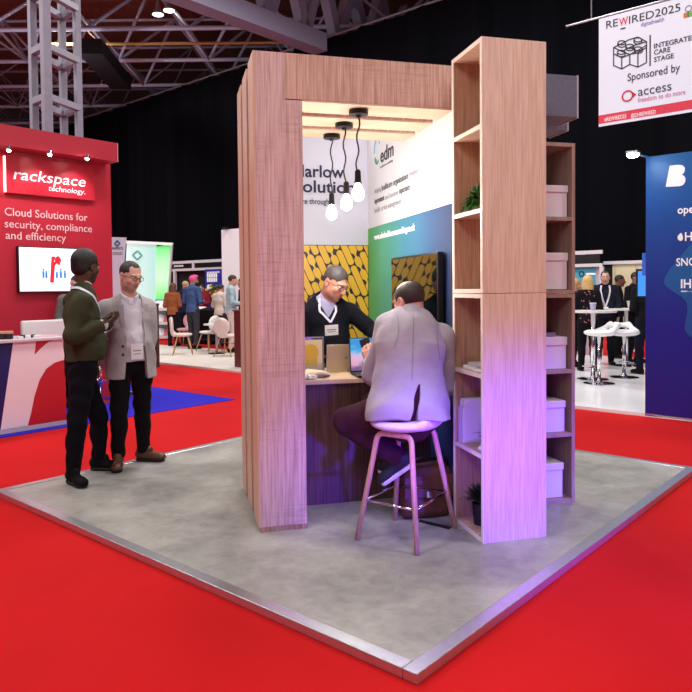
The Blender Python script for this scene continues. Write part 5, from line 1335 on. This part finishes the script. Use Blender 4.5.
# ---------------------------------------------------------------- bar tables and stools
def H(px, py, z=-.0): return w2h(at(px, py, 2, z))
def bar_table(c, zt, r, lab):
    s = T('bar_table', lab, 'table', c, 'H', group='round white bar tables')
    s.part('base', MB().lathe([(.24, .001), (.24, .012), (.04, .03)], c, 24), CHROME); s.part('pole', MB().tube([c + V3((0, 0, .02)), c + V3((0, 0, zt - .03))], .035, 12), CHROME, smooth=True); s.part('table_top', MB().lathe([(r - .01, zt - .03), (r, zt - .02), (r, zt), (.01, zt)], c, 32), WHITE)
c = H(593, 379.5); ztb = w2h(at(595, 310.5, 1, h2w(c)[1]))[2]
bar_table(c, ztb, .36, 'round white bar table with a paper cup, behind the white stools')
c2 = H(626, 366); zt2 = w2h(at(626, 308.5, 1, h2w(c2)[1]))[2]
bar_table(c2, zt2, .36, 'round white bar table farther back, near the people in dark clothes')
def cup(c, r, h, m, lab, nm='paper_cup'):
    s = T(nm, lab, 'cup', c, 'H'); s.part('cup_body', MB().lathe([(r * .7, .001), (r, h), (r * .92, h), (r * .9, h * .9)], c, 16), m); s.part('rim', MB().lathe([(r * 1.05, h), (r * 1.08, h + .012), (r * .9, h + .014)], c, 16), WHITE)
q = ath(593, 300, 1, c[1]); cup(V3((q[0], c[1], ztb)), .05, .11, mat('lilac_cup', (190, 185, 215), rough=.5), 'pale paper cup standing on the front bar table')
q = ath(631, 300, 1, c2[1]); cup(V3((q[0], c2[1], zt2)), .075, .12, WHITE, 'white mug on the farther bar table', 'mug')
SHELL = mat('shell_white', (240, 240, 242), rough=.25)
def swoosh(c, zs, face, lab):
    s = T('bar_stool', lab, 'stool', c, 'H', group='white moulded bar stools'); f = nz((*face, 0)); l = np.cross((0, 0, 1), f); R = np.stack([l, f, V3((0, 0, 1))], 1)
    s.part('base', MB().lathe([(.23, .001), (.23, .01), (.06, .03), (.03, .06)], c, 24), CHROME); s.part('pole', MB().tube([c + V3((0, 0, .03)), c + V3((0, 0, zs))], .028, 12), CHROME, smooth=True)
    s.part('foot_rest', MB().tube([c + f * .04 + V3((0, 0, .28)), c + f * .2 + l * .12 + V3((0, 0, .26)), c + f * .2 - l * .12 + V3((0, 0, .26)), c + f * .04 + V3((0, 0, .28))], .01, 6), CHROME)
    u = V3((0, 0, 1))
    q = [ell(c + u * (zs + .035), (.24, .22, .06), R, .02), cone(c + u * (zs + .05) - f * .1 - l * .2, c + u * (zs + .15) - f * .24 - l * .1, .036, .034, .06), cone(c + u * (zs + .05) - f * .1 + l * .2, c + u * (zs + .15) - f * .24 + l * .1, .036, .034, .06), cone(c + u * (zs + .15) - f * .24 - l * .1, c + u * (zs + .15) - f * .24 + l * .1, .036, .036, .06), ell(c + u * (zs + .105) + f * .02, (.16, .14, .035), R, .03, '-')]
    vs, fs = sdf_mesh(q, .012); me = np_mesh('seat', vs - s.o, fs, SHELL); o = bpy.data.objects.new('seat', me); C.objects.link(o); o.parent = s.ob
cA = H(599, 383.6); zsA = w2h(at(600, 333, 1, h2w(cA)[1]))[2] - .03
swoosh(cA, zsA, cdir(-1, -.15), 'white moulded bar stool in front, low side towards the bookcase')
cB = H(624, 377.5); zsB = w2h(at(624, 333, 1, h2w(cB)[1]))[2] - .03
swoosh(cB, zsB, cdir(-.25, -1), 'white moulded bar stool with open back slot, nearer the blue wall')
# ---------------------------------------------------------------- booths far behind
FW = mat('frame_white', (215, 212, 218), rough=.5); FB = mat('fascia_black', (16, 16, 20), rough=.5)
xh = 12.9
a, b = ath(577, 247, 0, xh), ath(603, 250, 0, xh)
yl, yr, z1 = a[1] + 1.2, b[1], b[2]
s = T('shell_booth', 'white framed trade booth with a black name board behind the bar tables', 'booth', (xh, (yl + yr) / 2, -.04), 'H')
s.part('fascia_frame', MB().box(xh - .04, xh, yr, yl, z1 - .08, z1).box(xh - .04, xh, yr, yl, z1 - .36, z1 - .29), FW); s.part('name_board', MB().box(xh - .03, xh, yr + .06, yl, z1 - .289, z1 - .081), FB)
s.part('post', MB().box(xh - .05, xh + .02, yr - .02, yr + .06, -.04, z1 - .361), FW); s.part('back_panel', MB().box(xh + .05, xh + .08, yr + .06, yl, -.04, z1 - .361), mat('booth_grey', (186, 184, 196), rough=.6))
A = ath(577.5, 253.5, 0, xh - .035); s.part('name_marks', sum_boxes([(xh - .034, xh - .0305, A[1] - .045 * (k + .8), A[1] - .045 * k, A[2] - .03, A[2] + .03) for k in range(4)]), WHITE_T)
a, b = ath(577, 265, 0, xh), ath(594.5, 288, 0, xh)
s2 = T('poster', 'teal poster with a white ring in the white framed booth', 'poster', (xh + .04, (a[1] + b[1]) / 2, b[2]), 'H')
s2.part('sheet', MB().box(xh + .03, xh + .048, b[1], a[1] + .3, b[2], a[2]), mat('teal_poster', (76, 164, 190), rough=.5)); c = ath(581.5, 274, 0, xh + .028)
s2.part('ring', MB().lathe([(.04, 0), (.065, 0), (.065, .003), (.04, .003)], c, 16, (-1, 0, 0), cap=False), NAVY_T)
q = ath(586, 274, 0, xh + .028); s2.part('line_mark', MB().box(xh + .026, xh + .029, q[1] - .22, q[1], q[2] - .02, q[2] + .02), WHITE_T)
xq = 13.3
a, b = ath(604, 264, 0, xq), ath(650, 264, 0, xq); zq = ath(625, 264, 0, xq)[2]
s = T('partition_wall', 'cream partition wall with panel joints behind the people in dark clothes', 'partition', (xq, (a[1] + b[1]) / 2, -.04), 'H')
pan = MB(); yy = b[1] - 1.5; y2 = ath(612.5, 280, 0, xq)[1]
while yy < y2: pan.box(xq, xq + .03, yy, min(yy + .44, y2), -.04, zq); yy += .45
s.part('cream_panels', pan, mat('cream_panel', (214, 204, 168), rough=.6)); s.part('top_rail', MB().box(xq - .04, xq + .03, b[1] - 1.5, a[1], zq, zq + .07), FW)
s.part('dark_doorway', MB().box(xq, xq + .03, y2 + .01, a[1], -.04, zq), FB)
# blue counter and screen close behind the wall edge
a, b = ath(642, 253, 0, 8.2), ath(650, 272, 0, 8.2)
T('blue_sign', 'plain bright blue sign board half hidden behind the blue wall', 'sign', (8.2, b[1], 0), 'H', mb=MB().box(8.2, 8.25, b[1] - .3, a[1], b[2] - .05, a[2]).box(8.21, 8.24, b[1] - .25, b[1] - .2, .001, b[2] - .05), m=mat('bright_blue', (60, 110, 222), rough=.5))
a, b = ath(638, 271, 0, 8.6), ath(648, 296, 0, 8.6)
s = T('screen_on_stand', 'lit blue screen tilted on a stand at the edge of the blue wall', 'screen', (8.6, b[1], 0), 'H')
s.part('housing', MB().box(8.6, 8.66, b[1] - .4, a[1] + .03, b[2] - .02, a[2] + .03), BLACK); s.part('picture', MB().box(8.597, 8.5995, b[1] - .4, a[1], b[2], a[2]), mat('screen_lit_blue', (60, 140, 220), emit=(50, 130, 220), estr=.8)); s.part('stand_pole', MB().tube([(8.63, b[1] - .1, .001), (8.63, b[1] - .1, b[2])], .03, 8), DARKM)
# red and white counter on the carpet behind
c = H(618, 357, -.04)
s = T('red_counter', 'low red counter with white stripes behind the bar stools', 'counter', (12.6, c[1], -.04), 'H')
y0, y1 = ath(650, 345, 0, 12.6)[1], ath(603, 345, 0, 12.6)[1]
s.part('counter_body', MB().box(12.6, 13., y0, y1, -.039, .42), mat('counter_red2', (214, 44, 40), rough=.5)); 
for z in (.1, .24): s.part('stripe', MB().box(12.59, 12.599, y0 + .3, y1 - .2, z, z + .05), WHITE)
# ---------------------------------------------------------------- people at the right
def hperson(px, py, face, h, skin, hairc, hk, label, topc, trc, arms=('down', 'down'), hface=None, fem=False, dress=False, res=.013, z=0., bulk=1., shoes=None, hd=1., grp='visitors at the stands behind', beardc=None, sh=.5, lean=0., collar_c=None):
    b = at(px, py, 2, z); f = H2W @ V3((*face, 0)); hf = H2W @ V3((*hface, -.1)) if hface else f + V3((0, 0, -.08))
    J = stand(b, f, h, hf, .16 if fem else .185, arms, .03, lean)
    p = Person(J, skin, res, bulk * (.9 if fem else 1), 0, 'person', label, grp, b, hd * h / 1.76, fem)
    p.body(beard=beardc if beardc and not isinstance(beardc, bool) else None, sh=sh)
    p.hair(hairc, hk)
    top(p, cloth('top_%d_%d_%d' % topc, topc), 'dress' if dress else 'jacket' if not fem else 'jumper', hem=.45 if dress else .06, o=.018, ao=.016)
    trousers(p, cloth('tr_%d_%d_%d' % trc, trc), .98, .016)
    for sd in 'LR': p.shoe(sd, shoes or BLACKSH, SOLEB)
    if collar_c: collar(p, collar_c, .012, hgt=.035)
    return p
def toward(px, py, z, px2, py2):
    a, b = w2h(at(px, py, 2, z)), w2h(at(px2, py2, 2, z)); d = b - a; return (d[0], d[1])
p = hperson(587.5, 371, (.85, .35), 1.66, (214, 164, 140), (206, 172, 108), 'long', 'woman with long blonde hair in black spotted dress at the bar table', (22, 20, 26), (18, 16, 20), ('bent', 'bent'), fem=True)
sp_ = MB(); rnd = random.Random(3); tr = p.bvh(['jumper']); cpt = p.J['pelvis'] * .5 + p.J['neck'] * .5
for k in range(90):
    a_ = rnd.random() * 6.28; zz_ = rnd.uniform(-.55, .3); d = V3((math.cos(a_), math.sin(a_), 0)); hit = tr.ray_cast(Vector(cpt + d * .8 + V3((0, 0, zz_))), Vector(-d), 1.2)
    if hit[0]: sp_.ball(V3(hit[0]), .011, 6)
p.t.part('spots', sp_, mat('pink_spot', (205, 120, 120), rough=.6))
p = hperson(604.8, 364.5, (-.75, -.35), 1.76, (214, 166, 146), (50, 36, 30), 'receding', 'man in dark suit with white lanyard facing the blonde woman', (30, 32, 46), (24, 24, 34), ('down', 'bent'), res=.012, collar_c=SHIRT)
N_, fr, lt, u_ = p.J['neck'], p.front, p.lat, p.up; tr = p.bvh(['jacket'])
e1 = N_ + fr * .15 - u_ * .4
for sg in (1, -1): o1, pe, pn = p.ribbon('lanyard', [N_ + lt * sg * .07, N_ + lt * sg * .08 + fr * .08 - u_ * .1, N_ + lt * sg * .05 + fr * .12 - u_ * .25, e1], .03, BAND, tr, .01, dirn=fr)
badge(p, pe, .1, .12, n=fr)
p = hperson(573, 366.5, (.5, -.8), 1.62, (220, 160, 136), (196, 150, 96), 'long', 'woman partly hidden by the shelving, left of the blonde woman', (26, 22, 28), (20, 18, 22), ('bent', 'bent'), fem=True)
p = hperson(617.5, 358, (.3, -.9), 1.70, (120, 80, 62), (20, 16, 16), 'short', 'person in black reading a sheet by the cream partition', (16, 15, 18), (14, 14, 16), ('bent', 'up'), res=.013)
w = p.J['wrR'] + nz(p.J['hdR']) * .14
s = T('paper_sheet', 'grey-lilac sheet held by the person in black', 'paper', w, mb=MB().obox(w, (.12, .17, .002), (nz(p.lat + p.up * .4), nz(p.up - p.lat * .4), p.front)), m=mat('lilac_paper', (150, 138, 160), rough=.7))
p = hperson(634, 363, (-.2, -1), 1.74, (150, 110, 90), (22, 18, 18), 'short', 'person in dark clothes in front of the lit blue screen', (20, 20, 26), (18, 18, 24), ('bent', 'bent'))
p = hperson(646, 374, (.6, .75), 1.72, (190, 140, 120), (30, 24, 22), 'short', 'stooping person in black cut off by the blue wall', (17, 17, 21), (22, 22, 40), ('bent', 'bent'), lean=.12)
# ================================================================ stands and visitors behind, left
def HP(px, py, z=0.): return w2h(at(px, py, 2, z))
# green-white stand
yq = 17.9
c = HP(160, 336.5, -.04); xg = c[0]
def dirs():
    r = RC[:, 0].copy(); r[2] = 0; return nz(r)
fxh = H2W.T @ dirs(); gz = 0
s = T('display_stand', 'white and bright green tapered display stand with a diamond outline', 'display stand', c, 'H')
dep = np.linalg.norm(w2h(CAM)[:2] - c[:2])
def gp(px, py, back=0.):
    """a point on the upright plane through the stand, seen square on"""
    n = np.cross(fxh, (0, 0, 1)); o = w2h(CAM); d = H2W.T @ ray(px, py); k = ((c + np.array([n[0], n[1], 0]) * back - o) @ n) / (d @ n); return o + d * k
nn = np.cross(fxh, (0, 0, 1))
nn = nn if nn @ (w2h(CAM) - c) > 0 else -nn
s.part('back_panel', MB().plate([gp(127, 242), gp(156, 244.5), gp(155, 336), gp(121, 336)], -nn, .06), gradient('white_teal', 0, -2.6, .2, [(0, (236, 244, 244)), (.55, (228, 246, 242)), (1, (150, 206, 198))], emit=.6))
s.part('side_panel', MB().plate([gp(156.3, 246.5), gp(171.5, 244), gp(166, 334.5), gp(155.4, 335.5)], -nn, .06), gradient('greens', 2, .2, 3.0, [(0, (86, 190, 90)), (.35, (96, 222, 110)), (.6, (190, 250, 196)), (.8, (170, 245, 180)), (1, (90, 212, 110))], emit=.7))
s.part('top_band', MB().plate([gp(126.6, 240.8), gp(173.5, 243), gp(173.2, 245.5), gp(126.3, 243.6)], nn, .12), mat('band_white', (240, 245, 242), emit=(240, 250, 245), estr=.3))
s.part('side_edge', MB().plate([gp(171.6, 244), gp(173.4, 244), gp(167.6, 335), gp(166, 335)], nn, .1), FW)
dm = MB(); q = [(137.5, 251), (142, 255.3), (137.3, 259.8), (132.7, 255)]
for i in range(4): dm.bar(gp(*q[i], .02), gp(*q[(i + 1) % 4], .02), .05, .03, nn)
s.part('diamond_outline', dm, mat('teal_line', (120, 190, 180), rough=.5))
# pale panel with a small blue diamond between red wall and green stand
c1 = HP(119, 340, -.04); c = c + 0
s = T('roll_up_banner', 'pale lilac banner with a small blue diamond beside the red wall', 'banner', c1, 'H')
def g2p(px, py):
    o = w2h(CAM); d = H2W.T @ ray(px, py); n = nn; k = ((c1 - o) @ n) / (d @ n); return o + d * k
s.part('sheet', MB().plate([g2p(108, 237), g2p(126.3, 237.5), g2p(123.5, 272), g2p(122.5, 340), g2p(108, 340)], -nn, .03), mat('lilac_sheet', (204, 200, 222), rough=.5))
q = [(117.5, 240.5), (120, 243.3), (117.5, 246.2), (115, 243.3)]; d_ = MB()
for i in range(4): d_.bar(g2p(*q[i]) + nn * .02, g2p(*q[(i + 1) % 4]) + nn * .02, .035, .02, nn)
s.part('diamond', d_, mat('diamond_blue', (40, 96, 130), rough=.5))
A, B = g2p(112.5, 249.3), g2p(123.2, 249.5); s.text('aetics', A + nn * .02, fxh, (0, 0, 1), np.linalg.norm(A - B), .1, DGREY_T)
for py in (252.5, 254): A, B = g2p(113, py), g2p(122.5, py + .1); s.part('small_line', MB().bar(A + nn * .015, B + nn * .015, .012, .01, nn), GREY_T)
# brochure stand
c = HP(163.5, 338.5, .0); s = T('brochure_stand', 'tiered white brochure stand in front of the green panel', 'brochure stand', c, 'H')
f = nn; l = fxh; u = V3((0, 0, 1))
dpx = np.linalg.norm(w2h(CAM)[:2] - c[:2]) / F
s.part('back_panel', MB().obox(c + u * .6 - f * .12, (.26, .015, .6), (l, f, u)), mat('stand_teal', (120, 190, 200), rough=.5))
for k in range(3):
    z = .15 + k * .42; ctr = c + u * z; s.part('tray', MB().obox(ctr, (.25, .012, .17), (l, nz(f + u * .8), nz(u - f * .8))).obox(ctr + f * .13 - u * .1, (.25, .012, .04), (l, f, u)), WHITE)
    for j, col in enumerate(((226, 226, 232), (196, 110, 120))):
        cc = ctr + l * (-.12 + .24 * j) + nz(f + u * .8) * .02 + nz(u - f * .8) * .05
        T('brochure', '%s brochure in the %s tray of the brochure stand' % (('white', 'reddish')[j], ('bottom', 'middle', 'top')[k]), 'brochure', cc, 'H', group='brochures on the tiered stand', mb=MB().obox(cc, (.1, .006, .14), (l, nz(f + u * .8), nz(u - f * .8))), m=mat('brochure%d' % j, col, rough=.5))
# dark plinths
a, b = ath(150.5, 350, 0, 5.6), ath(156, 305, 0, 5.6)
s = T('dark_plinth', 'dark brown wooden plinth end behind the grey blazer', 'plinth', (5.6, a[1], -.04), 'H')
s.part('plinth_body', MB().box(5.6, 5.66, b[1], a[1], -.039, b[2]), mat('plinth_brown', (62, 40, 36), rough=.5, var=.1)); s.part('plinth_top', MB().box(5.59, 5.67, b[1] - .01, a[1] + .01, b[2], b[2] + .03), mat('plinth_top', (90, 66, 58), rough=.4))
c = HP(240, 367.5); s = T('wooden_counter', 'dark red-brown counter end just left of the timber pillars', 'counter', c, 'H'); z1 = ath(238, 310, 0, c[0])[2]; y1 = ath(234.3, 340, 0, c[0])[1]
s.part('counter_body', MB().box(c[0], c[0] + .5, y1 - 1.2, y1, .001, z1 - .03), mat('counter_brown', (92, 38, 40), rough=.45, var=.1)); s.part('worktop', MB().box(c[0] - .02, c[0] + .52, y1 - 1.2, y1 + .02, z1 - .03, z1), mat('counter_brown_top', (120, 60, 56), rough=.4))
# white textured panel beside the pillars
xw = 10.9; a, b = ath(221.3, 230, 0, xw), ath(262, 230, 0, xw)
s = T('white_partition', 'tall white printed partition left of the timber pillars', 'partition', (xw, (a[1] + b[1]) / 2, 0), 'H')
s.part('panel', MB().box(xw, xw + .05, b[1], a[1], .001, a[2]), mat('partition_white', (238, 236, 240), rough=.5, var=.05, vscale=9, stretch=(1, .6, 6), emit=(240, 236, 240), estr=.15))
s.part('clip_lamp', MB().obox((xw - .05, a[1] - .25, a[2] + .04), (.05, .1, .03), ((1, 0, 0), (0, 1, 0), (0, 0, 1))), BLACK)
# far booth with white frame and black name boards
xs = 13.3; a, b = ath(168, 262, 0, xs), ath(240, 260.5, 0, xs); z1, z2 = ath(200, 261.5, 0, xs)[2], ath(200, 269, 0, xs)[2]
s = T('shell_booth', 'far white framed booth with black name boards behind the pink-haired man', 'booth', (xs, (a[1] + b[1]) / 2, -.04), 'H')
s.part('upper_rail', MB().box(xs - .05, xs, b[1], a[1] + 1, z1 - .05, z1 + .05), FW); s.part('lower_rail', MB().box(xs - .05, xs, b[1], a[1] + 1, z2 - .05, z2 + .04), FW); s.part('name_board', MB().box(xs - .03, xs, b[1], a[1] + 1, z2 + .041, z1 - .051), FB)
for px in (175.5, 194.5): y = ath(px, 280, 0, xs)[1]; s.part('post', MB().box(xs - .06, xs + .02, y - .06, y + .06, -.04 if px < 180 else z2, z2 - .051 if px < 180 else z1), FW)
s.part('dark_back', MB().box(xs + .1, xs + .13, b[1], a[1] + 1, -.04, z2 - .051), mat('booth_dark', (20, 17, 22), rough=.7))
A = ath(174, 266.5, 0, xs - .035); s.part('name_marks', sum_boxes([(xs - .034, xs - .0305, A[1] - .1 * (k + .8), A[1] - .1 * k, A[2] - .02, A[2] + .04) for k in range(6)]), PAPER)
xp = 12.4; a, b = ath(205, 269.5, 0, xp), ath(222, 303, 0, xp)
s = T('poster_banner', 'royal blue poster banner with white headline and dots', 'poster', (xp, (a[1] + b[1]) / 2, -.04), 'H')
s.part('sheet', MB().box(xp, xp + .03, b[1] - .3, a[1], -.03, a[2]), mat('royal_blue', (36, 40, 150), rough=.5, emit=(36, 40, 150), estr=.2))
for px0, px1, py, cap, n in ((207, 220, 273, .04, 5), (207, 217.5, 277.5, .14, 6), (207, 217.5, 282, .14, 6)):
    A, B = ath(px0, py, 0, xp), ath(px1, py, 0, xp); w_ = (A[1] - B[1]) / n
    s.part('headline_marks', sum_boxes([(xp - .004, xp - .0005, A[1] - w_ * (k + .82), A[1] - w_ * k, A[2], A[2] + cap) for k in range(n)]), WHITE_T)
for k, (px, py) in enumerate(((208.5, 287), (209.5, 291), (208, 295), (212, 288), (212.5, 293), (211.5, 297))): A = ath(px, py, 0, xp); s.part('dot', MB().lathe([(.01, 0), (.09, 0), (.09, .003)], (xp - .003, A[1], A[2]), 12, (-1, 0, 0)), WHITE_T)
# vase of flowers
c = HP(213, 335.5); z0 = ath(213.5, 300, 1, c[1])[2]
s = T('flower_vase', 'bunch of yellow and red flowers in a tall vase behind the chairs', 'vase', c, 'H')
s.part('vase', MB().lathe([(.09, .001), (.07, .3), (.1, z0 - .02), (.12, z0 + .1)], c, 14), DARKM)
rnd = random.Random(5)
for nm, col, n in (('green_leaves', (70, 110, 40), 26), ('yellow_flower', (230, 190, 40), 16), ('red_flower', (200, 60, 40), 9)):
    m_ = MB()
    for k in range(n):
        q = c + V3((rnd.gauss(0, .12), rnd.gauss(0, .12), z0 + .25 + rnd.gauss(0, .11)))
        if n > 20: m_.ball(q, .06, 6)
        else: s.part(nm, MB().ball(q, .05, 8), mat(nm, col, rough=.6), smooth=True)
    if n > 20: s.part(nm, m_, mat(nm, col, rough=.6))
# black draped table
c = HP(205, 341.5); s = T('draped_table', 'table under a black cloth with papers among the far visitors', 'table', c, 'H'); zt = ath(207, 309, 1, c[1])[2]
s.part('cloth', MB().box(c[0] - .4, c[0] + .4, c[1] - .7, c[1] + .6, .001, zt), cloth('black_cloth', (18, 16, 20)), bevel=.03)
q = c + V3((-.2, .15, zt)); T('magazine', 'open white magazine on the black draped table', 'magazine', q, 'H', mb=MB().obox(q + V3((0, .0, .02)), (.2, .25, .01), ((1, 0, .2), (0, 1, 0), (-.2, 0, 1))), m=PAPER)
# shell chairs with wooden legs
LEGC = mat('beech_leg', (196, 150, 104), rough=.5)
def shell_chair(c, face, m, lab):
    c = V3(c); f = nz((*face, 0)); l = np.cross((0, 0, 1), f); u = V3((0, 0, 1)); R = np.stack([l, f, u], 1)
    s = T('shell_chair', lab, 'chair', c, 'H', group='white shell chairs on the beige floor')
    q = [ell(c + u * .46, (.23, .22, .05), R, .02), cone(c + u * .5 - f * .19, c + u * .8 - f * .27, .05, .045, .09, (f, .5)), ell(c + u * .66 - f * .235, (.21, .045, .2), R, .06), ell(c + u * .53 + f * .02, (.19, .18, .06), R, .02, '-'), ell(c + u * .7 - f * .17, (.17, .05, .17), R, .03, '-')]
    vs, fs = sdf_mesh(q, .014); me = np_mesh('seat_shell', vs - s.o, fs, m); o = bpy.data.objects.new('seat_shell', me); C.objects.link(o); o.parent = s.ob
    for a, b in ((1, 1), (1, -1), (-1, 1), (-1, -1)): s.part('leg', MB().tube([c + f * .11 * a + l * .11 * b + u * .44, c + f * .22 * a + l * .22 * b + u * .002], [.017, .012], 8), LEGC, smooth=True)
    s.part('brace', MB().tube([c + f * .15 + l * .15 + u * .28, c - f * .15 - l * .15 + u * .28], .006, 5).tube([c + f * .15 - l * .15 + u * .28, c - f * .15 + l * .15 + u * .28], .006, 5), DARKM)
PINKW = mat('shell_pinkish', (226, 206, 200), rough=.4)
shell_chair(HP(183, 354.5), cdir(.95, .2), PINKW, 'pinkish white shell chair on its own at left, facing right')
shell_chair(HP(209, 351), cdir(-.75, .55), WHITE, 'bright white shell chair in the middle, back to the pillars')
shell_chair(HP(227.5, 356), cdir(.35, .95), PINKW, 'creamy shell chair nearest the timber pillars, seen from behind')
shell_chair(HP(186, 347), cdir(-.3, -1), mat('shell_pink', (226, 170, 176), rough=.4), 'pink shell chair half hidden behind the leftmost white chair')
c = HP(217, 353.5); s = T('coffee_table', 'small round white table between the shell chairs', 'table', c, 'H'); s.part('table_top', MB().lathe([(.3, .66), (.3, .69), (.01, .69)], c, 24), WHITE); s.part('pole', MB().tube([c + V3((0, 0, .01)), c + V3((0, 0, .66))], .03, 8), STEEL); s.part('base', MB().lathe([(.2, .001), (.2, .015), (.03, .03)], c, 20), DARKM)
# ---------------------------------------------------------------- visitors
p = hperson(173.5, 346, cdir(.15, .95), 1.66, (196, 140, 112), (92, 62, 44), 'long', 'woman with brown hair in rust-coloured jumper, back turned', (150, 88, 56), (24, 22, 28), ('bent', 'bent'), fem=True)
p = hperson(193.5, 349, cdir(.45, .9), 1.84, (170, 116, 92), (226, 72, 140), 'quiff', 'man with pink hair and dark beard in blue shirt', (64, 88, 132), (58, 58, 66), ('bent', 'bent'), hface=cdir(.95, .25), res=.012)
p.beard((30, 20, 18), 1.2)
p = hperson(185.5, 344, cdir(.6, .7), 1.72, (206, 158, 130), (190, 160, 110), 'short', 'fair-haired person in navy between the rust jumper and the pink hair', (34, 38, 74), (28, 28, 50), ('bent', 'bent'))
p = hperson(171.2, 334.6, cdir(.2, -.9), 1.74, (206, 160, 136), (60, 46, 40), 'short', 'person in dark clothes showing past the right edge of the green stand', (40, 44, 66), (26, 26, 34), ('down', 'down'))
p = hperson(203, 336.5, cdir(-.2, -.95), 1.64, (206, 158, 134), (60, 44, 38), 'short', 'dark-haired person in red facing the pink-haired man', (150, 50, 70), (40, 36, 50), ('bent', 'bent'))
p = hperson(232, 352.3, cdir(.9, .3), 1.82, (206, 156, 130), (44, 32, 28), 'short', 'young man in pale teal shirt with pale trousers, looking right', (160, 186, 194), (212, 186, 184), ('bent', 'bent'), res=.012)
p = hperson(221, 346, cdir(.5, .85), 1.62, (190, 140, 116), (48, 38, 36), 'short', 'dark-haired person in cream top behind the middle white chair', (206, 194, 180), (60, 56, 60), ('bent', 'bent'))
p = hperson(244.5, 351, cdir(-.85, .2), 1.76, (200, 150, 124), (40, 30, 28), 'short', 'person in navy jacket cut off by the timber pillars', (24, 26, 44), (30, 30, 40), ('bent', 'bent'))
# man behind the red counter
b = ath(77.5, 300, 1, YC + 1.12); b = h2w((b[0], b[1], -.03))
J = stand(b, H2W @ V3((-.35, -.9, 0)), 1.72, H2W @ V3((-.9, -.2, -.2)), .185, ('bent', 'bent'))
p = Person(J, (206, 156, 134), .010, 1., 0, 'person', 'dark-haired man in grey top behind the red counter, mostly hidden', None, b)
p.body(); p.hair((36, 28, 28), 'short'); top(p, cloth('grey_top', (112, 112, 110)), 'jumper', hem=.06); trousers(p, NAVYTR, .98, .016)
for sd in 'LR': p.shoe(sd, BLACKSH, SOLEB)
# ================================================================ light
W_ = bpy.data.worlds.new('hall_air'); bpy.context.scene.world = W_; W_.use_nodes = True
W_.node_tree.nodes['Background'].inputs[0].default_value = (.80, .82, 1., 1); W_.node_tree.nodes['Background'].inputs[1].default_value = .13
def area(name, loc, to, size, e, col=(1, 1, 1), sy=None, spread=None):
    l = bpy.data.lights.new(name, 'AREA'); l.energy = e; l.color = col; l.size = size
    if sy: l.shape = 'RECTANGLE'; l.size_y = sy
    if spread: l.spread = math.radians(spread)
    o = bpy.data.objects.new(name, l); C.objects.link(o); o.location = loc
    o.rotation_euler = (Vector(to) - Vector(loc)).to_track_quat('-Z', 'Y').to_euler(); return o
def spot(name, loc, to, e, col, ang, blend=.6, r=.1):
    l = bpy.data.lights.new(name, 'SPOT'); l.energy = e; l.color = col; l.spot_size = math.radians(ang); l.spot_blend = blend; l.shadow_soft_size = r
    o = bpy.data.objects.new(name, l); C.objects.link(o); o.location = loc
    o.rotation_euler = (Vector(to) - Vector(loc)).to_track_quat('-Z', 'Y').to_euler(); return o
# overhead hall lamps, in rows above the aisles
for hx, hy, e in ((-3, -5, 900), (4, -5, 900), (-5, 3, 900), (3.5, 3.5, 700), (9, 2, 900), (-1, 9, 1000), (8.5, 9, 1300), (-2, 19, 1000), (9, 20, 1500)):
    p = h2w((hx, hy, 9.6)); area('hall_and_fill_light', p, p + V3((0, 0, -5)), 1.6, e * .46, (1., .97, .95))
# added fill spot that brightens the booth face, no such lamp seen
spot('booth_fill', (-3.2, -7.5, 6.0), (.9, 0, 2.25), 430, (1, .95, .93), 34, .8, .4)
# purple stage wash from low at the right
spot('purple_wash', (2.9, -4.6, .4), (1.5, -.3, .12), 1600, (.12, .03, 1.), 32, 1., .15)
spot('purple_wash', (-.9, -3.6, .4), (.15, 0, 1.0), 90, (.55, .14, .8), 44, 1., .2)
spot('violet_wash', (.75, -1.2, .95), (.7, .5, .2), 50, (.2, .08, 1.), 70, 1., .1)
spot('violet_wash', (.45, -1.1, .35), (1.5, -.3, .45), 45, (.2, .06, 1.), 60, 1., .1)
for hx, hy, z, e in ((8, 19, 6.5, 260), (-1, 18, 6.5, 200), (10, 7, 6.0, 120)):  # added fill points that brighten the roof trusses, no lamps hang there
    l = bpy.data.lights.new('truss_fill', 'POINT'); l.energy = e; l.shadow_soft_size = .4; l.color = (.95, .95, 1.)
    o = bpy.data.objects.new('truss_fill', l); C.objects.link(o); o.location = h2w((hx, hy, z))
for loc, to, e in (((-6., -9., 7.5), (1, 0, 1.8), 115), ((4., -10., 7.5), (1, 0, 1.8), 85)):  # added fill from behind the camera, brightens the upright faces
    area('hall_and_fill_light', loc, to, 2.5, e, (1., .97, .96))
sc = bpy.context.scene
sc.view_settings.view_transform = 'Standard'; sc.view_settings.look = 'None'; sc.view_settings.exposure = 0.0
sc.cycles.use_denoising = True
sc.cycles.max_bounces = 6
